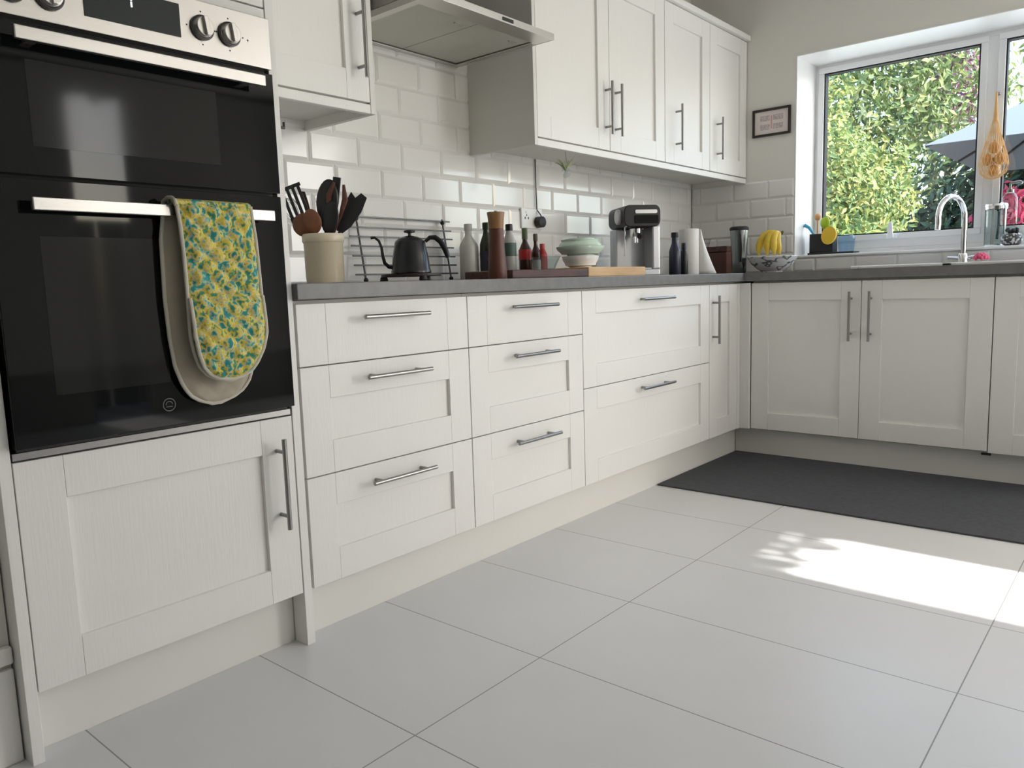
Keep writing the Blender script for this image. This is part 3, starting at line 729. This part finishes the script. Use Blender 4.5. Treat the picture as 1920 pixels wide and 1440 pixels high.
pm = thing('pepper_mill', 'tall brown wooden pepper mill among the bottles', 'pepper mill', (.895, .105, Z))
MB().lathe([(.030, 0), (.0315, .004), (.031, .03), (.027, .09), (.0245, .14), (.0240, .157), (.0240, .164)], 36).build('body', 'wood_red', pm, smooth=True)
hdm = MB().lathe([(.0240, .1645), (.0245, .169), (.027, .200), (.0295, .216), (.0285, .2185), (0, .2185)], 36).build('head', 'wood_tan', pm, smooth=True)
MB().lathe([(.006, .2185), (.006, .223), (0, .224)], 12).build('knob', 'handle', hdm, smooth=True)

# boards, bowls
tag(MB().box(0, .452, 0, .225, 0, .030).xform(Matrix.Translation((.966, .10, Z))).build('chopping_board', 'wood_dark', None, bevel=.004), 'dark walnut chopping board in front of the sauce bottles', 'chopping board', 'chopping boards')
tag(MB().box(0, .425, 0, .22, 0, .038).xform(Matrix.Translation((1.4205, .10, Z))).build('chopping_board', 'oak', None, bevel=.004), 'light oak chopping board in front of the coffee machine', 'chopping board', 'chopping boards')
def bowl(name, label, x, y, z, r, h, material, group=None, foot=.45, flip=False):
    p = [(r*foot, 0), (r*foot, .004), (r*(foot+.22), h*.16), (r*.84, h*.36), (r*.95, h*.62), (r*.99, h*.88), (r, h-.001), (r*.985, h), (r*.96, h-.003), (r*.92, h*.66), (r*.80, h*.40), (r*(foot+.1), h*.24), (0, .007)]
    if flip: p = [(a, h-b) for a, b in p]
    b = MB().lathe(p, 40); o = b.build(name, material, None, smooth=True); o.location = (x, y, z); return tag(o, label, 'bowl', group)
bx, by = 1.495, .19
zb = Z+.0385
bowl('bowl', 'white bowl at the bottom of the stack, on the boards', bx, by, zb, .074, .045, 'ceramic', 'stacked bowls', .6)
bowl('bowl', 'wide mint green bowl stacked on the white bowl', bx, by, zb+.0465, .096, .036, 'mint', 'stacked bowls', .55)
bowl('bowl', 'upturned mint green bowl topping the stack', bx, by, zb+.083, .086, .030, 'mint', 'stacked bowls', .68, flip=True)
o = thing('glass_dish', 'clear glass dish just left of the green bowls', 'dish', (1.325, .235, Z+.0305))
MB().lathe([(.03, 0), (.035, .003), (.058, .05), (.060, .052), (.056, .05), (.033, .006), (0, .005)], 32).build('dish_body', 'clear', o, smooth=True)
o = thing('glass_jug', 'clear glass jug between the green bowls and the coffee machine', 'jug', (1.64, .255, Z+.0385))
MB().lathe([(.036, 0), (.038, .003), (.044, .04), (.040, .085), (.042, .10), (.040, .10), (.038, .085), (.042, .04), (.034, .006), (0, .005)], 32).build('jug_body', 'clear', o, smooth=True)
MB().tube([(.040, -.01, .085), (.064, -.02, .08), (.066, -.02, .05), (.044, -.012, .03)], .004, 8).build('handle', 'clear', o, smooth=True)

# espresso machine
M['silver'] = mat('silver_plastic', (.62, .64, .67), .28, .5)
em = thing('coffee_machine', 'silver and black espresso machine with rounded top on the worktop', 'coffee machine', (2.075, .30, Z), R(-38)); em.scale = (.86, .9, 1)
def rbox(b, x0, x1, y0, y1, z0, z1): b.box(x0, x1, y0, y1, z0, z1)
MB().box(-.098, .098, -.13, .10, 0, .030).build('base', 'silver', em, bevel=.006, seg=3)
MB().box(-.07, .052, -.128, -.03, .0302, .036).build('drip_tray', 'chrome', em, bevel=.001)
MB().box(-.096, .096, .0, .10, .030, .215).build('body', 'silver', em, bevel=.006)
MB().box(.058, .098, -.128, .0, .030, .222).build('side_column', 'silver', em, bevel=.006, seg=3)
hp = []
def rr2(x0, x1, z0, z1, r, n=6):
    P = []
    for cx, cz, a0 in ((x1-r, z1-r, 0), (x0+r, z1-r, 90), (x0+r, z0+r, 180), (x1-r, z0+r, 270)):
        for k in range(n+1): a = R(a0+90*k/n); P.append((cx+r*math.cos(a), cz+r*math.sin(a)))
    return P
hm_ = MB().prism(rr2(-.100, .100, .218, .313, .030), -.135, .105, 'y').build('head', 'black', em, smooth=True, bevel=.004)
MB().prism(rr2(-.045, .086, .232, .268, .006), -.1385, -.134, 'y').build('display_panel', 'glassblack', hm_, smooth=True)
MB().prism(rr2(-.040, .080, .276, .292, .006), -.1375, -.134, 'y').build('button_strip', 'silver', hm_, smooth=True)
MB().lathe([(.034, 0), (.034, .012), (.030, .016), (0, .016)], 28).xform(Matrix.Translation((-.100, -.06, .266)) @ Matrix.Rotation(R(-90), 4, 'Y')).build('cup_dial', 'silver', hm_, smooth=True)
gh = MB().lathe([(.030, 0), (.032, .006), (.032, .036), (.026, .040)], 28, (-.015, -.075, .176)).build('group_head', 'chrome', em, smooth=True)
MB().tube([(-.015, -.10, .184), (-.03, -.15, .180), (-.045, -.20, .172)], [.008, .011, .012], 12).build('portafilter', 'black', gh, smooth=True)
MB().tube([(-.022, -.075, .177), (-.022, -.075, .150)], .006, 10).tube([(-.008, -.075, .177), (-.008, -.075, .150)], .006, 10).build('spout', 'chrome', gh, smooth=True)
MB().tube([(-.08, -.09, .218), (-.085, -.10, .16), (-.09, -.105, .09)], .0035, 8).build('steam_wand', 'chrome', em, smooth=True)
MB().lathe([(.017, 0), (.017, .010), (.010, .014), (0, .014)], 20).xform(Matrix.Translation((.0985, -.075, .125)) @ Matrix.Rotation(R(90), 4, 'Y')).build('steam_knob', 'chrome', em, smooth=True)
bottle('pepper_grinder', 'taller navy black bottle right of the coffee machine', 2.165, .135, .027, .192, .014, 'navy', 'black', shoulder=.55, group='dark bottles by the coffee machine')
bottle('syrup_bottle', 'shorter black bottle beside the kitchen roll', 2.262, .14, .019, .147, .010, 'black', 'black', shoulder=.62, group='dark bottles by the coffee machine', cap=.2)
# kitchen roll
kr = thing('kitchen_roll', 'white kitchen roll with a loose sheet slanting down its right side', 'kitchen roll', (2.43, .20, Z))
MB().lathe([(.020, .002), (.046, .002), (.047, .004), (.047, .218), (.045, .220), (.020, .220), (.020, .002)], 36, closed=True).build('roll', 'paper', kr, smooth=True)
b = MB(); bm = b.bm; rows = []
for i in range(13):
    t_ = i/12; rows.append([])
    for j in range(9):
        s_ = j/8; e = RT*(.047+s_*(.010+.075*t_**1.3)) + Vector((-.755, -.643, 0))*(.012*math.sin(s_*PI)+.01)
        rows[-1].append(bm.verts.new((e.x, e.y, .216-.213*t_)))
for i in range(12):
    for j in range(8): bm.faces.new((rows[i][j], rows[i+1][j], rows[i+1][j+1], rows[i][j+1]))
sh = b.build('loose_sheet', 'paper', kr, smooth=True); md = sh.modifiers.new('thick', 'SOLIDIFY'); md.thickness = .001
# bread box in the corner
bb = thing('wooden_box', 'dark red-brown wooden box in the corner behind the steel tumbler', 'box', (3.00, .34, Z), R(0))
MB().box(-.075, .075, -.105, .105, 0, .118).build('body', 'wood_red', bb, bevel=.003)
MB().box(-.078, .078, -.108, .108, .1185, .150).build('lid', 'wood_dark', bb, bevel=.004)
o = thing('wire_basket', 'small round wire basket on top of the wooden box', 'basket', (2.98, .40, Z+.1510))
b = MB()
for zz, r_ in ((.0015, .030), (.022, .038), (.045, .042)): b.tube([(r_*math.cos(a*PI/10), r_*math.sin(a*PI/10), zz) for a in range(20)], .0014, 6, closed=True)
for a in range(10): b.tube([(.030*math.cos(a*PI/5), .030*math.sin(a*PI/5), .0015), (.042*math.cos(a*PI/5), .042*math.sin(a*PI/5), .045)], .0011, 6)
b.build('wire_frame', 'handle', o, smooth=True)
# tumbler
tb = thing('steel_tumbler', 'tall dark steel tumbler with black lid left of the bananas', 'tumbler', (2.85, .130, Z))
MB().lathe([(.034, 0), (.036, .003), (.038, .06), (.046, .215), (.046, .222)], 36).build('body', 'darksteel', tb, smooth=True)
MB().lathe([(.047, .2222), (.049, .225), (.049, .236), (.040, .242), (.012, .244), (0, .244)], 36).build('lid', 'matblack', tb, smooth=True)
MB().tube([(-.040, -.024, .205), (-.042, -.030, .12), (-.034, -.022, .06)], [.006, .007, .005], 10).build('grip', 'black', tb, smooth=True)
# fruit bowl and bananas
fb_ = thing('fruit_bowl', 'white bowl with black pattern holding the bananas', 'bowl', (2.86, -.045, Z))
pat = ramp_mat('patterned_ceramic', [(.0, (.78, .78, .76)), (.50, (.80, .80, .78)), (.56, (.05, .05, .06)), (.62, (.80, .80, .78)), (1, (.8, .8, .78))], (16, 16, 34), .15, detail=1)
MB().lathe([(.052, 0), (.054, .006), (.075, .018), (.105, .045), (.124, .078), (.122, .080), (.102, .048), (.072, .024), (.045, .012), (0, .011)], 44).build('bowl_body', pat, fb_, smooth=True)
lbs = ['banana at the left of the bunch in the patterned bowl', 'second banana from the left in the bunch', 'middle banana of the bunch, bulging towards the viewer', 'banana nearest the window in the bunch']
for i in range(4):
    bo = thing('banana', lbs[i], 'banana', (2.86, -.045, Z), group='bananas in the patterned bowl')
    end = (-.066, -.034, -.002, .028)[i]; dep = (.012, -.018, -.030, -.022)[i]; top = (.0, .004, .008, .010)[i]
    V2 = Vector((.755, .643, 0)); pts = []; rs = []
    P0, P1, P2 = Vector((.034+top*.3, .196)), Vector((end*.75-.022, .218-.006*i)), Vector((end, .086))
    for k in range(14):
        t_ = k/13; q = P0*(1-t_)**2 + P1*2*t_*(1-t_) + P2*t_*t_
        v = RT*q.x + V2*(dep*math.sin(t_*PI*.5)*1.2)
        pts.append((v.x, v.y, q.y)); rs.append(max(.004, .0185*min(1, .30+t_*3.2, .22+(1-t_)*4.5)))
    MB().tube(pts, rs, 12).build('fruit', 'banana', bo, smooth=True)
    v = Vector(pts[0]); v2 = v+Vector((RT.x*.016, RT.y*.016, .004*(i-1)))
    MB().tube([v, v2], [.0055, .005], 8).build('stalk', 'bananatip', bo, smooth=True)

# tap
tp = thing('kitchen_tap', 'chrome swan-neck kitchen tap in front of the window', 'tap', (3.085, -.862, WT+.0005))
MB().lathe([(.030, 0), (.030, .006), (.024, .010), (.021, .05), (.018, .058)], 28).build('base', 'chrome', tp, smooth=True)
dr_ = Vector((-.93, .37, 0)).normalized(); pts = [(0, 0, .05), (0, 0, .205)]
for k in range(1, 15):
    a = PI*k/14*1.06; c = .098
    v = dr_*(c-c*math.cos(a)); pts.append((v.x, v.y, .215+c*1.02*math.sin(a)))
v = dr_*.200; pts.append((v.x*.985, v.y*.985, .165))
MB().tube(pts, .0118, 14).build('spout', 'chrome', tp, smooth=True)
MB().tube([(0, .0, .035), (.0, .065, .042)], [.008, .006], 10).tube([(0, .0, .035), (.0, -.065, .042)], [.008, .006], 10).build('lever', 'chrome', tp, smooth=True)
# scourer
sc = MB()
for i in range(26):
    a = i*2.399; rad = .008+.018*(i/26)**.6
    sc.sphere((math.cos(a)*rad, math.sin(a)*rad, .012+.016*(1-(i/26))), .010, 8, (1, .7, .9))
o = sc.build('bath_scrunchie', 'pink', None, smooth=True); o.location = (2.69, -.999, WT+.0150); tag(o, 'pink crumpled scourer on the sink edge below the cafetiere', 'scourer')

# ---- sill things
SZ_ = .9925
ty = thing('soap_tray', 'dark tray on the left end of the window sill under the brush pot', 'tray', (3.28, -.205, SZ_))
MB().box(-.05, .05, -.125, .115, 0, .012).build('tray_body', 'matblack', ty, bevel=.003)
po = thing('brush_pot', 'square black pot holding brushes on the window sill tray', 'pot', (3.28, -.155, SZ_+.0125))
MB().box(-.04, .04, -.064, .058, 0, .006).box(-.04, -.035, -.064, .058, .006, .10).box(.035, .04, -.064, .058, .006, .10).box(-.035, .035, -.064, -.059, .006, .10).box(-.035, .035, .053, .058, .006, .10).build('pot_body', 'matblack', po, bevel=.001)
o = thing('dish_brush', 'blue dish brush leaning left in the black sill pot', 'brush', (3.28, -.14, SZ_+.02), group='brushes in the sill pot')
MB().tube([(0, .0, .01), (0, .04, .10), (0, .06, .13), (0, .085, .145)], [.005, .006, .008, .010], 10).build('handle', 'blue', o, smooth=True)
o = thing('dish_brush', 'lime green brush head above the black sill pot', 'brush', (3.28, -.14, SZ_+.02), group='brushes in the sill pot')
MB().tube([(.01, -.01, .01), (.01, -.018, .12)], .004, 8).build('handle', 'lime', o, smooth=True)
MB().sphere((.01, -.022, .150), 1, 16, (.012, .026, .034)).build('head', 'lime', o, smooth=True)
o = thing('dish_brush', 'orange wooden-handled brush standing highest in the sill pot', 'brush', (3.28, -.14, SZ_+.02), group='brushes in the sill pot')
MB().tube([(.02, .02, .01), (.02, .022, .17)], .005, 8).sphere((.02, .022, .185), .018, 12, (.7, 1, 1.1)).build('handle', 'orange', o, smooth=True)
o = thing('sponge', 'round yellow sponge draped over the right rim of the sill pot', 'sponge', (3.235, -.205, SZ_+.065))
MB().lathe([(0, 0), (.036, .002), (.040, .010), (.038, .020), (0, .024)], 28).xform(Matrix.Rotation(R(-70), 4, 'Y') @ Matrix.Diagonal((1.25, 1, 1, 1)) ).xform(Matrix.Translation((0, 0, .03))).build('pad', 'yellow', o, smooth=True)
o = thing('plastic_tub', 'pale blue clear plastic tub beside the brush pot', 'tub', (3.28, -.278, SZ_+.0125))
MB().lathe([(.034, 0), (.038, .004), (.042, .06), (.041, .075), (.032, .085), (0, .088)], 28).build('tub_body', 'blueclear', o, smooth=True)
# cafetiere
cf = thing('cafetiere', 'glass cafetiere with steel bars on the sill right of the tap', 'cafetiere', (3.30, -.955, SZ_))
MB().lathe([(.040, .010), (.042, .012), (.042, .185), (.040, .185), (.040, .014), (0, .013)], 32).build('beaker', 'clear', cf, smooth=True)
MB().lathe([(.045, 0), (.046, .003), (.046, .012), (.043, .012)], 32).lathe([(.0435, .176), (.046, .176), (.046, .190), (.0435, .190), (.0435, .176)], 32, closed=True).build('steel_frame', 'chrome', cf, smooth=True)
for a in range(5):
    q = a*2*PI/5+.5
    MB().box(-.005, .005, -.0015, .0015, .010, .178).xform(Matrix.Translation((math.cos(q)*.0445, math.sin(q)*.0445, 0)) @ Matrix.Rotation(q+PI/2, 4, 'Z')).build('steel_bar', 'handle', cf)
MB().lathe([(.048, .1905), (.046, .200), (.02, .207), (0, .208)], 32).build('lid', 'chrome', cf, smooth=True)
MB().tube([(.046, 0, .175), (.075, 0, .170), (.080, 0, .10), (.046, 0, .04)], .006, 10).build('handle', 'black', cf, smooth=True)
sp_ = thing('soap_dispenser', 'tall clear pump bottle behind the cafetiere', 'dispenser', (3.385, -.995, SZ_))
MB().lathe([(.030, 0), (.033, .004), (.033, .23), (.022, .25), (.014, .255)], 28).build('bottle_body', 'clear', sp_, smooth=True)
MB().lathe([(.016, .2555), (.016, .27), (.005, .272), (.005, .30)], 16).tube([(0, 0, .30), (-.01, -.04, .303), (-.012, -.05, .295)], .006, 10).build('pump', 'handle', sp_, smooth=True)
# patterned pot
o = thing('patterned_pot', 'small round black-and-grey patterned pot at the right end of the sill', 'pot', (3.20, -1.035, SZ_))
M['speckle'] = ramp_mat('black_white_pattern', [(0, (.05, .05, .05)), (.40, (.55, .55, .53)), (.7, (.10, .10, .10)), (1, (.6, .6, .6))], (110, 110, 110), .4, kind='voronoi')
MB().lathe([(.026, 0), (.040, .010), (.046, .028), (.042, .046), (.034, .054), (.030, .054), (0, .050)], 28).build('pot_body', 'speckle', o, smooth=True)
b = MB()
for i in range(9): b.sphere((.026*math.cos(i*.9)*(.4+.07*i), .026*math.sin(i*.9)*(.4+.07*i), .064+.004*(i % 3)), .010, 8)
b.build('dark_lid_beads', 'matblack', o, smooth=True)

# onion net hanging from the mullion
nb = thing('onion_net', 'orange mesh bag of onions hanging from a hook on the window mullion', 'bag', (3.355, -.925, 1.70))
MB().sphere((.058, 0, .02), .008, 10).tube([(.064, 0, .02), (.04, 0, .020), (.02, 0, .012), (.006, 0, .018)], .0025, 8).build('hook', 'handle', nb, smooth=True)
b = MB()
prof = [(.004, .02), (.006, -.04), (.010, -.10), (.022, -.16), (.040, -.22), (.058, -.28), (.063, -.32), (.055, -.355), (.030, -.378), (.004, -.384)]
for k in range(22):
    for sgn in (1, -1):
        pts = []
        for i, (r_, z_) in enumerate(prof):
            a = 2*PI*k/22 + sgn*i*.16; pts.append((r_*math.cos(a)*.85, r_*math.sin(a)*1.0, z_))
        b.tube(pts, .0011, 4, caps=False)
b.build('mesh', 'net', nb, smooth=True)
ol = ['lowest brown onion in the hanging net', 'onion at the left of the hanging net', 'onion at the right of the hanging net', 'topmost onion in the hanging net']
for i, (yy, zz, xx) in enumerate(((0, -.345, 0), (.026, -.292, .002), (-.027, -.292, -.004), (.0, -.237, 0))):
    ob_ = MB().lathe([(0, -.027), (.012, -.025), (.024, -.014), (.0275, 0), (.024, .014), (.012, .024), (.004, .030), (.002, .038), (0, .039)], 20).build('onion', 'onion', None, smooth=True)
    ob_.location = (3.355+xx, -.925+yy, 1.70+zz); tag(ob_, ol[i], 'onion', 'onions in the net')

# ================================================================== GARDEN
struct('ground', MB().box(3.6, 40, -30, 25, -.4, -.3).box(-14, 3.6, -30, -4.4, -.4, -.3), 'patio')
fn = thing('unseen_fence', 'unseen dark fence added outside the side light to darken oven reflections', 'fence', (1, -7.2, -.3))  # unseen, added to dim what the oven glass reflects
fb0 = MB()
for i in range(40): fb0.box(-6+i*.3, -5.715+i*.3, -.02+.01*(i % 2), .01*(i % 2), 0, 2.0)
fb0.build('boards', 'fence', fn)
def foliage(cx, cy, cz, rx, ry, rz, n, size, seed, shell=.55):
    rnd = random.Random(seed); verts = []; faces = []
    # lumps make the crown uneven
    lumps = [(Vector((rnd.gauss(0, 1), rnd.gauss(0, 1), rnd.gauss(0, 1))).normalized(), rnd.uniform(.75, 1.15)) for _ in range(40)]
    for i in range(n):
        v = Vector((rnd.gauss(0, 1), rnd.gauss(0, 1), rnd.gauss(0, 1))).normalized()
        best = max(lumps, key=lambda L_: L_[0].dot(v)); k = best[1]*(shell+(1-shell)*rnd.random())
        p = Vector((cx+v.x*rx*k, cy+v.y*ry*k, cz+v.z*rz*k))
        nrm = (v+Vector((rnd.gauss(0, .7), rnd.gauss(0, .7), rnd.gauss(0, .7)))).normalized()
        t1 = nrm.orthogonal().normalized(); a = rnd.random()*6.28; t2 = nrm.cross(t1)
        u_ = t1*math.cos(a)+t2*math.sin(a); w_ = nrm.cross(u_); s = size*rnd.uniform(.6, 1.3)
        b0 = len(verts)
        verts += [p-u_*s, p+w_*s*.42+nrm*s*.12, p+u_*s*1.1, p-w_*s*.42+nrm*s*.12]
        faces += [(b0, b0+1, b0+2, b0+3)]
    return verts, faces
def tree(name, label, cat, c, rad, n, size, lm, seed, trunk=.06, z0=-.3, shell=.55, stems=1, group=None):
    o = thing(name, label, cat, (c[0], c[1], z0), group=group)
    v, f = foliage(0, 0, c[2]-z0, *rad, n, size, seed, shell)
    me = bpy.data.meshes.new('foliage'); me.from_pydata([tuple(x) for x in v], [], f); me.materials.append(M[lm])
    fo = bpy.data.objects.new('foliage', me); COL.objects.link(fo); fo.parent = o
    b = MB(); rnd = random.Random(seed)
    for k in range(stems):
        a = rnd.random()*6.28; q = .25*min(rad[0], rad[1])
        b.tube([(q*.3*math.cos(a), q*.3*math.sin(a), 0), (q*math.cos(a), q*math.sin(a), (c[2]-z0)*.6), (q*2*math.cos(a), q*2*math.sin(a), (c[2]-z0)*1.1)], [trunk, trunk*.7, trunk*.3], 8)
    b.build('trunk', 'bark', o, smooth=True)
    return o
tree('garden_shrub', 'large yellow-green shrub filling the left of the window', 'shrub', (6.2, .98, 1.15), (.9, 1.0, 1.55), 30000, .033, 'leaf_y', 1, .04, stems=5)
tree('garden_tree', 'tall yellow-green tree above and behind the shrub', 'tree', (12.2, 2.8, 3.2), (1.3, 2.8, 2.3), 18000, .068, 'leaf_g', 2, .12, stems=2)
tree('garden_tree', 'sparse purple-leaved tree behind the parasol top', 'tree', (14.5, 1.5, 4.1), (.9, .9, 1.0), 3600, .07, 'leaf_p', 3, .10, stems=3)
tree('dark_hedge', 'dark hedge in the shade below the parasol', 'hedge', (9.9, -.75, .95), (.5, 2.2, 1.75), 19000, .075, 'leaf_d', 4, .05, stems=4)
tree('flowering_shrub', 'shrub with bright pink flowers under the parasol', 'shrub', (7.15, -.40, 1.38), (.20, .22, .26), 420, .05, 'petal', 5, .015, stems=3)
tree('maroon_shrub', 'maroon-leaved shrub below the pink flowers', 'shrub', (7.6, -.42, .80), (.25, .22, .55), 700, .05, 'petal_m', 6, .015, stems=3)
tree('flowering_shrub', 'pink flowering bush seen low in the right-hand pane', 'shrub', (5.6, -1.02, 1.30), (.2, .26, .24), 500, .045, 'petal', 8, .015, stems=3)
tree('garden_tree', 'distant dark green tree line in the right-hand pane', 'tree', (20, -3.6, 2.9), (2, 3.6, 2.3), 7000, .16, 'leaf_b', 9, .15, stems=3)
tree('garden_shrub', 'low green bush just outside below the window', 'shrub', (4.8, .12, .78), (.35, .62, .46), 2200, .045, 'leaf_y', 10, .02, stems=3)
# parasol
pa = thing('garden_parasol', 'pale grey garden parasol open behind the window', 'parasol', (7.75, -1.25, -.3))
hw = 1.32; zh = 2.25; za = 3.02
b = MB(); bm = b.bm
nside = 8; ring = []
cor = [(-hw, hw), (-hw, 0), (-hw, -hw), (0, -hw), (hw, -hw), (hw, 0), (hw, hw), (0, hw)]
ap_ = bm.verts.new((0, 0, za)); low = []; mid = []
for i, (x, y) in enumerate(cor):
    sag = 0
    low.append(bm.verts.new((x, y, zh+sag))); mid.append(bm.verts.new((x*.5, y*.5, (zh+za)/2-.02)))
for i in range(8):
    j = (i+1) % 8
    bm.faces.new((low[i], low[j], mid[j], mid[i])); bm.faces.new((mid[i], mid[j], ap_))
cn = b.build('canopy', 'parasol', pa); md = cn.modifiers.new('t', 'SOLIDIFY'); md.thickness = .004
for i, (x, y) in enumerate(cor):
    MB().tube([(0, 0, za-.03), (x*.5, y*.5, (zh+za)/2-.045), (x*.99, y*.99, zh-.008)], .012, 6).build('rib', 'rib', pa)
    MB().tube([(0, 0, zh-.25), (x*.5, y*.5, (zh+za)/2-.05)], .009, 6).build('strut', 'rib', pa)
MB().tube([(0, 0, .0), (0, 0, za+.05)], .022, 12).build('pole', 'rib', pa, smooth=True)
MB().lathe([(.28, 0), (.28, .06), (.05, .09)], 24).build('base', 'matblack', pa, smooth=True)
# garden wall and neighbour house far right
tag(MB().box(16.5, 16.7, -9, 5.0, -.3, 1.25).build('garden_wall', 'render', None), 'low pale rendered garden wall behind the plants', 'wall')
tag(MB().box(8.2, 8.5, -3.4, -1.55, -.3, 1.25).build('planter_wall', 'render', None), 'cream planter wall low in the right-hand pane', 'wall')

# vine over the narrow side light: its leaves ragged the end of the sun patch
vn = thing('climbing_vine', 'climbing vine hanging over the narrow side light outside', 'vine', (1.36, -4.42, -.3))
rnd = random.Random(12); v = []; f = []
for i in range(80):
    p = Vector((rnd.uniform(-.22, .22), rnd.uniform(-.06, .02), 2.66 - abs(rnd.gauss(0, .028)) ))
    nrm = Vector((rnd.gauss(0, .5), -1, rnd.gauss(0, .5)+.5)).normalized(); t1 = nrm.orthogonal().normalized(); a = rnd.random()*6.28
    u_ = t1*math.cos(a)+nrm.cross(t1)*math.sin(a); w_ = nrm.cross(u_); s = rnd.uniform(.015, .035); b0 = len(v)
    v += [p-u_*s, p+w_*s*.6, p+u_*s*1.2, p-w_*s*.6]; f.append((b0, b0+1, b0+2, b0+3))
me = bpy.data.meshes.new('foliage'); me.from_pydata([tuple(x) for x in v], [], f); me.materials.append(M['leaf_g'])
fo = bpy.data.objects.new('foliage', me); COL.objects.link(fo); fo.parent = vn
MB().tube([(-.26, 0, 0), (-.26, .02, 1.6), (-.2, .02, 2.78), (.25, .02, 2.82)], [.02, .016, .012, .008], 8).build('stem', 'bark', vn, smooth=True)
